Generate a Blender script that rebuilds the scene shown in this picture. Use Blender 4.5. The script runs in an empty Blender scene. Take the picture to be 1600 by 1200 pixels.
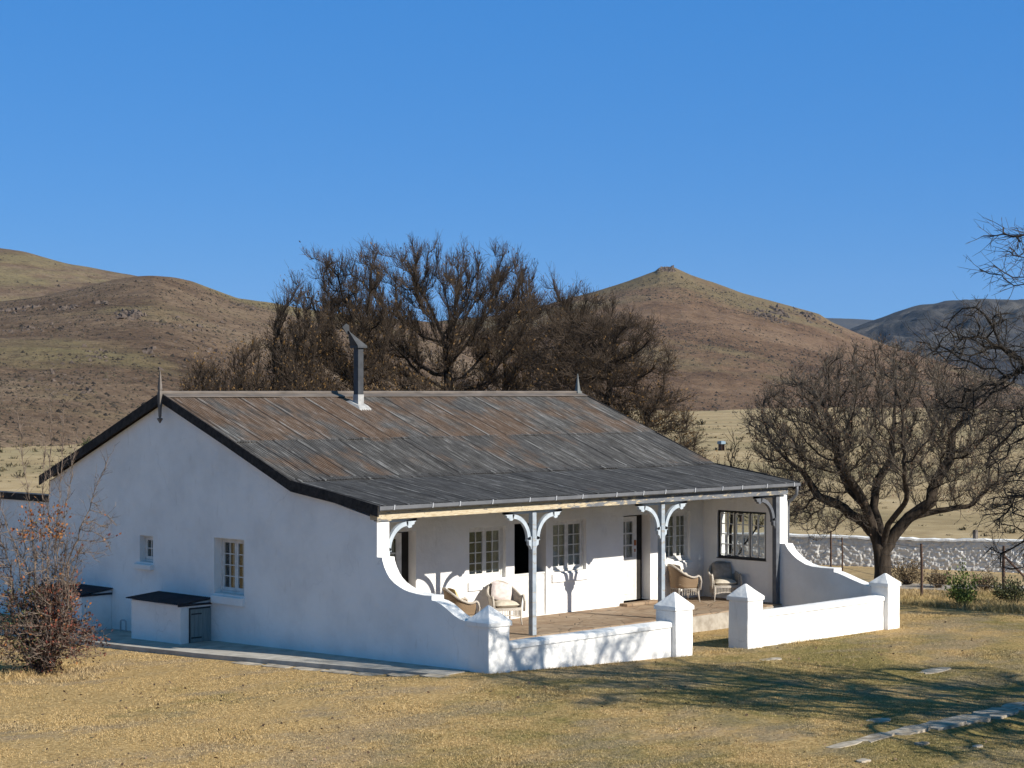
import bpy, bmesh, math, random
import numpy as np
from mathutils import Vector, Matrix
from mathutils.geometry import tessellate_polygon

R = math.radians
random.seed(7)
SC = bpy.context.scene
COL = SC.collection

# ------------------------------------------------------------------ camera, sky, sun, exposure
CAM = np.array([-26.5735, -27.0023, 5.562])
YAW, PITCH = 45.2227, 0.2032
cd = bpy.data.cameras.new("camera")
cam = bpy.data.objects.new("camera", cd)
COL.objects.link(cam)
cam.location = CAM
cam.rotation_euler = (R(90 + PITCH), 0, R(-YAW))
cd.sensor_width = 36
cd.lens = 36 * 3010.09 / 1600
cd.clip_start = 0.5
cd.clip_end = 20000
SC.camera = cam

SUN_TO = Vector((0.235, -1.0, 0.585)).normalized()
w = bpy.data.worlds.new("World")
SC.world = w
w.use_nodes = True
sky = w.node_tree.nodes.new("ShaderNodeTexSky")
sky.sky_type = "NISHITA"
sky.sun_disc = False
sky.sun_elevation = math.asin(SUN_TO.z)
sky.sun_rotation = math.atan2(SUN_TO.x, SUN_TO.y)
sky.altitude = 1600
sky.air_density = 0.6
sky.dust_density = 0.0
sky.ozone_density = 10.0
bg = w.node_tree.nodes["Background"]
mul = w.node_tree.nodes.new("ShaderNodeMix"); mul.data_type = "RGBA"; mul.blend_type = "MULTIPLY"
mul.inputs[0].default_value = 1.0; mul.inputs[7].default_value = (0.63, 0.48, 0.30, 1)
add = w.node_tree.nodes.new("ShaderNodeMix"); add.data_type = "RGBA"; add.blend_type = "ADD"; add.clamp_result = False
add.inputs[0].default_value = 1.0; add.inputs[7].default_value = (0.02, 1.12, 3.7, 1)   # even blue added to the sky colour, flattening its gradient
w.node_tree.links.new(sky.outputs[0], mul.inputs[6])
w.node_tree.links.new(mul.outputs[2], add.inputs[6])
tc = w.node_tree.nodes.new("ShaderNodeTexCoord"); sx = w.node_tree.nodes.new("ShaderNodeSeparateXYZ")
zr = w.node_tree.nodes.new("ShaderNodeValToRGB")      # overhead sky tinted less blue to cut the blue fill in shade
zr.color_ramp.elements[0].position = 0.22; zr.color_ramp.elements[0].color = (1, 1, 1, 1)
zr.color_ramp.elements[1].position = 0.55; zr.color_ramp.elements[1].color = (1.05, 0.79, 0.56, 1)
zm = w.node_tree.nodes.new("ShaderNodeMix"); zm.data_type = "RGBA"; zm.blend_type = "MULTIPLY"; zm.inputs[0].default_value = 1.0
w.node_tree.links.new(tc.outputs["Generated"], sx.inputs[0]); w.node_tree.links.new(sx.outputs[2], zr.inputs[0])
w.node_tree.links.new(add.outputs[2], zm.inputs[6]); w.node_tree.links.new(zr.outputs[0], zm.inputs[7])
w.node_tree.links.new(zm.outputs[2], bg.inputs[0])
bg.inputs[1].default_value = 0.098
sd = bpy.data.lights.new("sun", "SUN")
sd.energy = 5.0
sd.angle = R(0.53)
sd.color = (1.0, 0.94, 0.84)
so = bpy.data.objects.new("sun", sd)
COL.objects.link(so)
so.rotation_euler = (-SUN_TO).to_track_quat("-Z", "Y").to_euler()
so.location = (10, -40, 40)
SC.view_settings.view_transform = "Standard"
SC.view_settings.look = "None"
SC.view_settings.exposure = 0.5
SC.view_settings.gamma = 1.0
SC.cycles.max_bounces = 8
SC.cycles.transparent_max_bounces = 16

# ------------------------------------------------------------------ object helpers
def link(o, parent=None):
    COL.objects.link(o)
    if parent is not None:
        o.parent = parent
    return o

def tag(o, label=None, cat=None, group=None, kind=None):
    if label: o["label"] = label
    if cat: o["category"] = cat
    if group: o["group"] = group
    if kind: o["kind"] = kind
    return o

def thing(name, label, cat, loc=(0, 0, 0), rz=0.0, group=None):
    o = bpy.data.objects.new(name, None)
    o.empty_display_size = 0.2
    o.location = loc
    o.rotation_euler = (0, 0, rz)
    link(o)
    return tag(o, label, cat, group)

def obj(name, bm, mat, parent=None, smooth=False, bevel=0):
    me = bpy.data.meshes.new(name)
    bmesh.ops.recalc_face_normals(bm, faces=bm.faces)
    bm.to_mesh(me)
    bm.free()
    for m in (mat if isinstance(mat, (list, tuple)) else [mat]):
        me.materials.append(m)
    if smooth:
        me.polygons.foreach_set("use_smooth", [True] * len(me.polygons))
    o = bpy.data.objects.new(name, me)
    link(o, parent)
    if bevel:
        b = o.modifiers.new("bevel", "BEVEL")
        b.width = bevel
        b.segments = 2
        b.limit_method = "ANGLE"
        b.angle_limit = R(35)
    return o

def np_obj(name, V, F, mat, parent=None, smooth=False, midx=None):
    """V (n,3), F (m,k) all faces of k corners"""
    me = bpy.data.meshes.new(name)
    V = np.ascontiguousarray(V, dtype=np.float32)
    F = np.ascontiguousarray(F, dtype=np.int32)
    m, k = F.shape
    me.vertices.add(len(V)); me.vertices.foreach_set("co", V.ravel())
    me.loops.add(m * k); me.loops.foreach_set("vertex_index", F.ravel())
    me.polygons.add(m)
    me.polygons.foreach_set("loop_start", np.arange(0, m * k, k, dtype=np.int32))
    me.polygons.foreach_set("loop_total", np.full(m, k, dtype=np.int32))
    me.polygons.foreach_set("use_smooth", np.full(m, smooth, dtype=bool))
    for mm in (mat if isinstance(mat, (list, tuple)) else [mat]):
        me.materials.append(mm)
    if midx is not None:
        me.polygons.foreach_set("material_index", np.ascontiguousarray(midx, dtype=np.int32))
    me.update(calc_edges=True)
    o = bpy.data.objects.new(name, me)
    return link(o, parent)

def box(bm, x0, x1, y0, y1, z0, z1):
    v = [bm.verts.new((x, y, z)) for x in (x0, x1) for y in (y0, y1) for z in (z0, z1)]
    for f in ((0, 1, 3, 2), (4, 6, 7, 5), (0, 4, 5, 1), (2, 3, 7, 6), (0, 2, 6, 4), (1, 5, 7, 3)):
        bm.faces.new([v[i] for i in f])
    return v

def boxbm(*a):
    bm = bmesh.new()
    box(bm, *a)
    return bm

def hexa(bm, bot, top):
    a = [bm.verts.new(p) for p in bot]; b = [bm.verts.new(p) for p in top]
    n = len(a)
    bm.faces.new(a[::-1]); bm.faces.new(b)
    for i in range(n):
        bm.faces.new((a[i], a[(i + 1) % n], b[(i + 1) % n], b[i]))

def tube(bm, pts, r, n=8, cap=True):
    pts = [Vector(p) for p in pts]
    rr = r if isinstance(r, (list, tuple)) else [r] * len(pts)
    rings = []
    for i, p in enumerate(pts):
        d = (pts[min(i + 1, len(pts) - 1)] - pts[max(i - 1, 0)]).normalized()
        a = d.cross(Vector((0.31, 0.17, 0.93)))
        if a.length < 1e-3: a = d.cross(Vector((1, 0, 0)))
        a.normalize(); b = d.cross(a)
        rings.append([bm.verts.new(p + (a * math.cos(2 * math.pi * k / n) + b * math.sin(2 * math.pi * k / n)) * rr[i]) for k in range(n)])
    for i in range(len(pts) - 1):
        for k in range(n):
            bm.faces.new((rings[i][k], rings[i][(k + 1) % n], rings[i + 1][(k + 1) % n], rings[i + 1][k]))
    if cap:
        bm.faces.new(rings[0][::-1]); bm.faces.new(rings[-1])

def poly_prism(bm, outer, holes, axis, a0, a1):
    """outline (u,v) with holes, extruded along an axis; axis 'x': u=y v=z; axis 'y': u=x v=z; axis 'z': u=x v=y"""
    def P(u, v, a):
        return (a, u, v) if axis == "x" else (u, a, v) if axis == "y" else (u, v, a)
    loops = [outer] + list(holes)
    flat = [p for l in loops for p in l]
    tris = tessellate_polygon([[Vector((p[0], p[1], 0)) for p in l] for l in loops])
    A = [bm.verts.new(P(u, v, a0)) for u, v in flat]
    B = [bm.verts.new(P(u, v, a1)) for u, v in flat]
    for t in tris:
        try:
            bm.faces.new([A[i] for i in t]); bm.faces.new([B[i] for i in reversed(t)])
        except ValueError:
            pass
    s = 0
    for l in loops:
        n = len(l)
        for i in range(n):
            i0, i1 = s + i, s + (i + 1) % n
            bm.faces.new((A[i0], A[i1], B[i1], B[i0]))
        s += n

def rect(u0, u1, v0, v1):
    return [(u0, v0), (u1, v0), (u1, v1), (u0, v1)]

# ------------------------------------------------------------------ noise in numpy
def _hash(ix, iy, seed):
    h = (ix.astype(np.int64) * 374761393 + iy.astype(np.int64) * 668265263 + seed * 144665) & 0x7fffffff
    h = ((h ^ (h >> 13)) * 1274126177) & 0x7fffffff
    return ((h ^ (h >> 16)) & 0xffff) / 65535.0

def vnoise(x, y, seed=0):
    ix, iy = np.floor(x), np.floor(y)
    fx, fy = x - ix, y - iy
    fx = fx * fx * (3 - 2 * fx); fy = fy * fy * (3 - 2 * fy)
    a = _hash(ix, iy, seed); b = _hash(ix + 1, iy, seed); c = _hash(ix, iy + 1, seed); d = _hash(ix + 1, iy + 1, seed)
    return (a + (b - a) * fx) * (1 - fy) + (c + (d - c) * fx) * fy

def fbm(x, y, oct=4, seed=0):
    s, a, t = 0.0, 1.0, 0.0
    for i in range(oct):
        s = s + a * vnoise(x * 2 ** i + 17.3 * i, y * 2 ** i - 9.1 * i, seed + i)
        t += a; a *= 0.5
    return s / t - 0.5

def sstep(a, b, x):
    t = np.clip((x - a) / (b - a), 0, 1)
    return t * t * (3 - 2 * t)

# ------------------------------------------------------------------ material helpers
class N:
    def __init__(s, name):
        s.m = bpy.data.materials.new(name)
        s.m.use_nodes = True
        s.t = s.m.node_tree
        s.b = s.t.nodes["Principled BSDF"]
        s.out = s.t.nodes["Material Output"]
    def n(s, typ, **kw):
        x = s.t.nodes.new("ShaderNode" + typ)
        for k, v in kw.items():
            setattr(x, k, v)
        return x
    def l(s, a, b):
        s.t.links.new(a, b)
    def setin(s, sock, v):
        if hasattr(v, "is_linked") or hasattr(v, "links"):
            s.l(v, sock)
        elif isinstance(v, (tuple, list)) and len(v) == 3 and sock.type == "RGBA":
            sock.default_value = (*v, 1)
        else:
            sock.default_value = v
    def pos(s, scale=(1, 1, 1), loc=(0, 0, 0)):
        g = s.n("NewGeometry")
        mp = s.n("Mapping")
        mp.inputs["Scale"].default_value = scale
        mp.inputs["Location"].default_value = loc
        s.l(g.outputs["Position"], mp.inputs["Vector"])
        return mp.outputs[0]
    def objpos(s, scale=(1, 1, 1)):
        g = s.n("TexCoord")
        mp = s.n("Mapping")
        mp.inputs["Scale"].default_value = scale
        s.l(g.outputs["Object"], mp.inputs["Vector"])
        return mp.outputs[0]
    def noise(s, vec, scale, detail=4, rough=0.55, dist=0.0):
        x = s.n("TexNoise")
        s.l(vec, x.inputs["Vector"])
        x.inputs["Scale"].default_value = scale
        x.inputs["Detail"].default_value = detail
        x.inputs["Roughness"].default_value = rough
        x.inputs["Distortion"].default_value = dist
        return x.outputs["Fac"]
    def ramp(s, fac, stops, interp="LINEAR"):
        x = s.n("ValToRGB")
        x.color_ramp.interpolation = interp
        e = x.color_ramp.elements
        while len(e) < len(stops):
            e.new(0.5)
        for el, (p, c) in zip(e, stops):
            el.position = p
            el.color = (*c, 1) if isinstance(c, (tuple, list)) else (c, c, c, 1)
        s.setin(x.inputs[0], fac)
        return x.outputs[0]
    def mix(s, f, a, b, mode="MIX"):
        x = s.n("Mix", data_type="RGBA", blend_type=mode)
        s.setin(x.inputs[0], f); s.setin(x.inputs[6], a); s.setin(x.inputs[7], b)
        return x.outputs[2]
    def math(s, op, a, b=0.0, clamp=False):
        x = s.n("Math", operation=op, use_clamp=clamp)
        s.setin(x.inputs[0], a); s.setin(x.inputs[1], b)
        return x.outputs[0]
    def sep(s, v):
        x = s.n("SeparateXYZ"); s.l(v, x.inputs[0]); return x.outputs
    def bump(s, h, strength, dist):
        x = s.n("Bump")
        x.inputs["Strength"].default_value = strength
        x.inputs["Distance"].default_value = dist
        s.l(h, x.inputs["Height"])
        s.l(x.outputs[0], s.b.inputs["Normal"])
    def fin(s, col, rough=0.8, spec=0.3, metal=0.0):
        s.setin(s.b.inputs["Base Color"], col)
        s.setin(s.b.inputs["Roughness"], rough)
        s.b.inputs["Specular IOR Level"].default_value = spec
        s.b.inputs["Metallic"].default_value = metal
        return s.m

def m_simple(name, c1, c2, scale=6, rough=0.7, bump=0.0, spec=0.3, stretch=(1, 1, 1), detail=5):
    k = N(name)
    f = k.noise(k.pos(stretch), scale, detail)
    if bump: k.bump(f, 0.6, bump)
    return k.fin(k.ramp(f, [(0.3, c1), (0.7, c2)]), rough, spec)

def m_plaster():
    k = N("whitewashed_plaster")
    p = k.pos()
    f1 = k.noise(p, 0.9, 6, 0.6); f2 = k.noise(p, 9, 5, 0.6); f3 = k.noise(k.pos((1, 1, 0.22)), 5.5, 5, 0.65)
    c = k.ramp(f1, [(0.3, (0.73, 0.72, 0.70)), (0.55, (0.835, 0.825, 0.80)), (0.75, (0.87, 0.86, 0.84))])
    st = k.ramp(f3, [(0.60, 0.0), (0.78, 1.0)])
    c = k.mix(k.math("MULTIPLY", st, 0.42), c, (0.52, 0.49, 0.44))
    sp = k.ramp(k.noise(p, 38, 3, 0.6), [(0.70, 0.0), (0.80, 1.0)])
    c = k.mix(k.math("MULTIPLY", sp, 0.22), c, (0.40, 0.38, 0.35))
    dn = k.n("TexNoise"); dn.inputs["Scale"].default_value = 1.3; dn.inputs["Detail"].default_value = 4; k.l(p, dn.inputs["Vector"])
    pv = k.n("VectorMath", operation="ADD"); k.l(p, pv.inputs[0]); k.l(dn.outputs["Color"], pv.inputs[1])
    vc = k.n("TexVoronoi", feature="DISTANCE_TO_EDGE"); vc.inputs["Scale"].default_value = 0.45; k.l(pv.outputs[0], vc.inputs["Vector"])
    crk = k.math("MULTIPLY", k.ramp(vc.outputs["Distance"], [(0.0, 1.0), (0.0035, 0.0)]), k.ramp(k.noise(p, 0.7, 3), [(0.50, 0.0), (0.60, 1.0)]))
    c = k.mix(k.math("MULTIPLY", crk, 0.3), c, (0.30, 0.28, 0.25))
    k.bump(k.math("ADD", k.math("MULTIPLY", f2, 0.55), k.math("MULTIPLY", k.noise(p, 2.6, 5), 1.8)), 0.6, 0.03)
    return k.fin(c, 0.9, 0.15)

def m_roof():
    k = N("weathered_corrugated_iron")
    P = k.pos(); x, y, z = k.sep(P)
    tier = k.ramp(k.math("DIVIDE", y, 16.0), [(0.0, 0.0), (6.05 / 16, 0.33), (8.1 / 16, 0.66)], "CONSTANT")
    sid = k.math("FLOOR", k.math("DIVIDE", k.math("ADD", x, k.math("MULTIPLY", tier, 1.0)), 0.66))
    wn = k.n("TexWhiteNoise", noise_dimensions="2D")
    cb = k.n("CombineXYZ"); k.l(sid, cb.inputs[0]); k.l(tier, cb.inputs[1]); k.l(cb.outputs[0], wn.inputs[0])
    rnd = wn.outputs["Value"]
    streak = k.noise(k.pos((6.0, 0.6, 0.6)), 1.6, 7, 0.7, 0.3)
    fine = k.noise(k.pos((14, 1.0, 1.0)), 2.2, 6, 0.75)
    blot = k.noise(k.pos((1.0, 0.8, 0.8)), 0.8, 5, 0.6)
    grey = k.ramp(k.math("ADD", k.math("MULTIPLY", streak, 0.6), k.math("MULTIPLY", fine, 0.4)),
                  [(0.38, (0.058, 0.054, 0.050)), (0.48, (0.118, 0.110, 0.100)), (0.56, (0.205, 0.195, 0.182)), (0.64, (0.40, 0.385, 0.365))])
    dark = k.ramp(k.math("ADD", k.math("MULTIPLY", streak, 0.55), k.math("MULTIPLY", fine, 0.45)),
                  [(0.38, (0.044, 0.042, 0.040)), (0.49, (0.080, 0.076, 0.073)), (0.57, (0.130, 0.124, 0.118)), (0.66, (0.29, 0.28, 0.265))])
    rust = k.ramp(fine, [(0.3, (0.085, 0.056, 0.040)), (0.5, (0.175, 0.100, 0.055)), (0.66, (0.29, 0.160, 0.082))])
    base = k.mix(k.ramp(tier, [(0.1, 1.0), (0.6, 0.25)]), grey, dark)
    base = k.mix(k.math("MULTIPLY", k.ramp(rnd, [(0.2, 0.0), (0.9, 1.0)]), 0.38), base, (0.085, 0.083, 0.084))
    amt = k.math("ADD", k.math("ADD", k.math("MULTIPLY", blot, 1.75), k.math("MULTIPLY", rnd, 0.14)), k.math("MULTIPLY", k.math("SUBTRACT", streak, 0.5), 0.7))
    amt = k.math("ADD", amt, k.math("MULTIPLY", k.math("SUBTRACT", tier, 0.66), 0.78))
    rf = k.math("MULTIPLY", k.ramp(amt, [(0.76, 0.0), (1.12, 0.9)]), k.ramp(fine, [(0.36, 1.0), (0.62, 0.35)]))
    c = k.mix(rf, base, rust)
    ctr = k.ramp(k.noise(k.pos((26, 0.8, 0.8), (3, 11, 0)), 2.0, 5, 0.8), [(0.34, 0.62), (0.5, 0.95), (0.66, 1.40)])
    c = k.mix(1.0, c, ctr, "MULTIPLY")
    rib = k.math("SINE", k.math("MULTIPLY", x, 6.28319 / 0.0762))     # ribs drawn in colour: valleys darker, crests lighter
    c = k.mix(1.0, c, k.ramp(k.math("ADD", k.math("MULTIPLY", rib, 0.5), 0.5), [(0.1, 0.62), (0.8, 1.12)]), "MULTIPLY")
    fx = k.math("FRACT", k.math("DIVIDE", k.math("ADD", x, k.math("MULTIPLY", tier, 1.0)), 0.66))
    lap = k.ramp(fx, [(0.0, 1.0), (0.05, 0.9), (0.085, 0.0)])
    edge = k.math("MULTIPLY", k.ramp(fx, [(0.085, 0.0), (0.13, 1.0), (0.20, 0.0)]), k.ramp(k.noise(k.pos((3, 0.9, 0.9), (8, 2, 0)), 1.4, 4, 0.6), [(0.46, 0.0), (0.60, 0.75)]))
    c = k.mix(edge, c, (0.34, 0.33, 0.31))
    c = k.mix(k.math("MULTIPLY", lap, k.math("ADD", k.math("MULTIPLY", rnd, 0.5), 0.42)), c, (0.016, 0.015, 0.016))
    k.bump(fine, 0.3, 0.006)
    return k.fin(c, k.ramp(streak, [(0.3, 0.9), (0.7, 0.7)]), 0.15)

def grass_colour(k, bladey=False):
    P = k.pos(); x, y, z = k.sep(P)
    big = k.noise(P, 0.16, 5, 0.6); mid = k.noise(P, 0.9, 5, 0.65); fine = k.noise(P, 14, 5, 0.7)
    straw = k.ramp(fine, [(0.3, (0.25, 0.165, 0.064)), (0.52, (0.52, 0.365, 0.165)), (0.72, (0.72, 0.54, 0.285))])
    green = k.ramp(fine, [(0.3, (0.095, 0.095, 0.030)), (0.55, (0.235, 0.205, 0.070)), (0.75, (0.42, 0.34, 0.14))])
    bare = k.ramp(fine, [(0.3, (0.23, 0.18, 0.125)), (0.6, (0.38, 0.31, 0.225)), (0.75, (0.50, 0.42, 0.32))])
    # the lawn is greener towards the path and next to the slab, bare on the worn strip
    gx = k.math("ADD", k.math("MULTIPLY", k.math("ADD", y, 3.0), -0.016), k.math("MULTIPLY", x, 0.004))
    gf = k.ramp(k.math("ADD", k.math("ADD", k.math("MULTIPLY", big, 0.75), k.math("MULTIPLY", mid, 0.55)), gx), [(0.60, 0.0), (0.76, 0.85)])
    bf = k.ramp(k.math("ADD", k.math("MULTIPLY", k.noise(k.pos((0.5, 1.3, 1), (31, 7, 0)), 0.45, 4, 0.6), 0.7), k.math("MULTIPLY", mid, 0.4)), [(0.54, 0.0), (0.63, 0.9)])
    c = k.mix(gf, straw, green)
    c = k.mix(k.math("MULTIPLY", bf, 0.62 if not bladey else 0.45), c, bare)
    return c, fine, mid, x, y, P

def m_ground():
    k = N("dry_veld_ground")
    c, fine, mid, x, y, P = grass_colour(k)
    # beyond the lawn: sandy plain with dry grass in bands
    d = k.math("ADD", k.math("MULTIPLY", x, 0.71), k.math("MULTIPLY", y, 0.704))
    pl = k.noise(P, 0.05, 6, 0.65); pl2 = k.noise(k.pos((1, 1, 1), (5, 9, 0)), 0.6, 6, 0.7)
    plain = k.ramp(k.math("ADD", k.math("MULTIPLY", pl, 0.5), k.math("MULTIPLY", pl2, 0.5)),
                   [(0.36, (0.25, 0.18, 0.095)), (0.5, (0.40, 0.295, 0.160)), (0.62, (0.49, 0.38, 0.225)), (0.72, (0.54, 0.44, 0.30))])
    bd = k.noise(k.pos((0.0092, 0.0091, 0.01)), 2.2, 3, 0.5)
    plain = k.mix(k.ramp(bd, [(0.48, 0.0), (0.58, 0.5)]), plain, (0.24, 0.20, 0.105))
    far = k.ramp(k.math("DIVIDE", d, 100.0), [(0.235, 0.0), (0.265, 1.0)])
    c = k.mix(1.0, c, (0.80, 0.77, 0.74), "MULTIPLY")      # thatch and soil, also darkened for the shade under the blades
    c = k.mix(far, c, plain)
    k.bump(k.math("ADD", fine, k.math("MULTIPLY", mid, 2.0)), 0.8, 0.03)
    return k.fin(c, 0.95, 0.08)

def m_grass(name="dry_grass"):
    k = N(name)
    c, fine, mid, x, y, P = grass_colour(k, True)
    g = k.n("NewGeometry")
    r = g.outputs["Random Per Island"]
    c = k.mix(k.ramp(r, [(0.0, 0.7), (0.5, 0.0)]), c, (0.15, 0.11, 0.045))
    c = k.mix(k.ramp(r, [(0.55, 0.0), (1.0, 0.55)]), c, (0.74, 0.56, 0.31))
    return k.fin(c, 0.8, 0.1)

def m_hill(name, cols, green, rock):
    k = N(name)
    P = k.pos()
    a = k.noise(P, 0.012, 6, 0.6); b = k.noise(k.pos((1, 1, 1.4)), 0.10, 8, 0.74); f = k.noise(P, 0.75, 5, 0.75)
    fac = k.math("ADD", k.math("ADD", k.math("MULTIPLY", a, 0.45), k.math("MULTIPLY", b, 0.40)), k.math("MULTIPLY", f, 0.36))
    c = k.ramp(fac, [(0.50, cols[0]), (0.57, cols[1]), (0.63, cols[2]), (0.70, cols[3])])
    gn = k.noise(k.pos((1, 1, 2.2), (40, 3, 0)), 0.009, 5, 0.6)
    hz = k.math("DIVIDE", k.sep(P)[2], 900.0)
    c = k.mix(k.ramp(k.math("ADD", gn, hz), [(0.53, 0.0), (0.64, 0.75)]), c, green)
    sp = k.ramp(k.noise(P, 0.26, 5, 0.7), [(0.54, 0.0), (0.64, 1.0)])
    c = k.mix(k.math("MULTIPLY", sp, 0.65), c, rock)
    k.bump(k.math("ADD", k.math("MULTIPLY", b, 1.4), k.math("MULTIPLY", f, 0.25)), 0.8, 2.2)
    return k.fin(c, 0.95, 0.05)

def m_bark(name, c1, c2, scale=9, zs=0.25):
    k = N(name)
    f = k.noise(k.pos((1, 1, zs)), scale, 6, 0.7)
    k.bump(f, 1.0, 0.03)
    return k.fin(k.ramp(f, [(0.32, c1), (0.68, c2)]), 0.9, 0.1)

def m_leaf(name, stops):
    k = N(name)
    g = k.n("NewGeometry")
    c = k.ramp(g.outputs["Random Per Island"], stops)
    k.b.inputs["Subsurface Weight"].default_value = 0.0
    return k.fin(c, 0.7, 0.15)

def m_glass(name, tint, refl=0.09):
    k = N(name)
    tr = k.n("BsdfTransparent"); tr.inputs[0].default_value = (*tint, 1)
    gl = k.n("BsdfGlossy"); gl.inputs["Roughness"].default_value = 0.03
    fr = k.n("Fresnel"); fr.inputs[0].default_value = 1.45
    mx = k.n("MixShader")
    k.l(k.math("ADD", k.math("MULTIPLY", fr.outputs[0], 0.22), refl * 0.04), mx.inputs[0])
    k.l(tr.outputs[0], mx.inputs[1]); k.l(gl.outputs[0], mx.inputs[2])
    k.l(mx.outputs[0], k.out.inputs[0])
    return k.m

def m_peel(name, paint, wood, thr):
    """painted timber, the paint flaking off to bare wood on its worn stretches"""
    k = N(name)
    P = k.pos(); x, y, z = k.sep(P)
    f = k.noise(k.pos((1.6, 1, 7)), 2.2, 7, 0.72)
    wn = k.ramp(k.math("DIVIDE", x, 14.0), thr)
    mask = k.ramp(k.math("ADD", f, wn), [(0.56, 0.0), (0.60, 1.0)])
    wd = k.ramp(k.noise(k.pos((1, 1, 9)), 6, 6, 0.7), [(0.35, wood[0]), (0.65, wood[1])])
    pc = k.ramp(k.noise(P, 5, 5), [(0.3, paint[0]), (0.7, paint[1])])
    k.bump(k.math("MULTIPLY", mask, -1.0), 0.6, 0.004)
    return k.fin(k.mix(mask, pc, wd), 0.75, 0.25)

def m_flag():
    k = N("flagstone_floor")
    P = k.pos((1, 1.35, 1))
    v = k.n("TexVoronoi", feature="DISTANCE_TO_EDGE"); v.inputs["Scale"].default_value = 1.7; k.l(P, v.inputs[0])
    v2 = k.n("TexVoronoi"); v2.inputs["Scale"].default_value = 1.7; k.l(P, v2.inputs[0])
    f = k.noise(k.pos(), 3.5, 7, 0.7)
    c = k.ramp(f, [(0.3, (0.20, 0.135, 0.085)), (0.5, (0.30, 0.215, 0.14)), (0.68, (0.38, 0.295, 0.21))])
    c = k.mix(0.35, c, k.ramp(k.sep(v2.outputs["Color"])[0], [(0.0, (0.20, 0.12, 0.075)), (0.5, (0.33, 0.245, 0.165)), (1.0, (0.37, 0.30, 0.23))]))
    e = k.ramp(v.outputs["Distance"], [(0.0, 1.0), (0.03, 0.0)])
    c = k.mix(k.math("MULTIPLY", e, 0.75), c, (0.10, 0.08, 0.06))
    k.bump(k.math("ADD", f, k.math("MULTIPLY", e, -1.0)), 0.6, 0.02)
    return k.fin(c, 0.85, 0.2)

def m_wicker(name, c1, c2):
    k = N(name)
    wv = k.n("TexWave", wave_type="BANDS", bands_direction="Z"); wv.inputs["Scale"].default_value = 16; wv.inputs["Distortion"].default_value = 0.6
    k.l(k.objpos(), wv.inputs[0])
    ck = k.n("TexChecker"); ck.inputs["Scale"].default_value = 45; k.l(k.objpos(), ck.inputs[0])
    h = k.math("ADD", k.math("MULTIPLY", wv.outputs["Fac"], 0.6), k.math("MULTIPLY", ck.outputs["Fac"], 0.4))
    c = k.mix(h, c1, c2)
    k.bump(h, 0.7, 0.01)
    return k.fin(c, 0.7, 0.25)

def m_fabric(name, c1, c2, scale=14):
    return m_simple(name, c1, c2, scale, 0.9, 0.006, 0.1)

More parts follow.
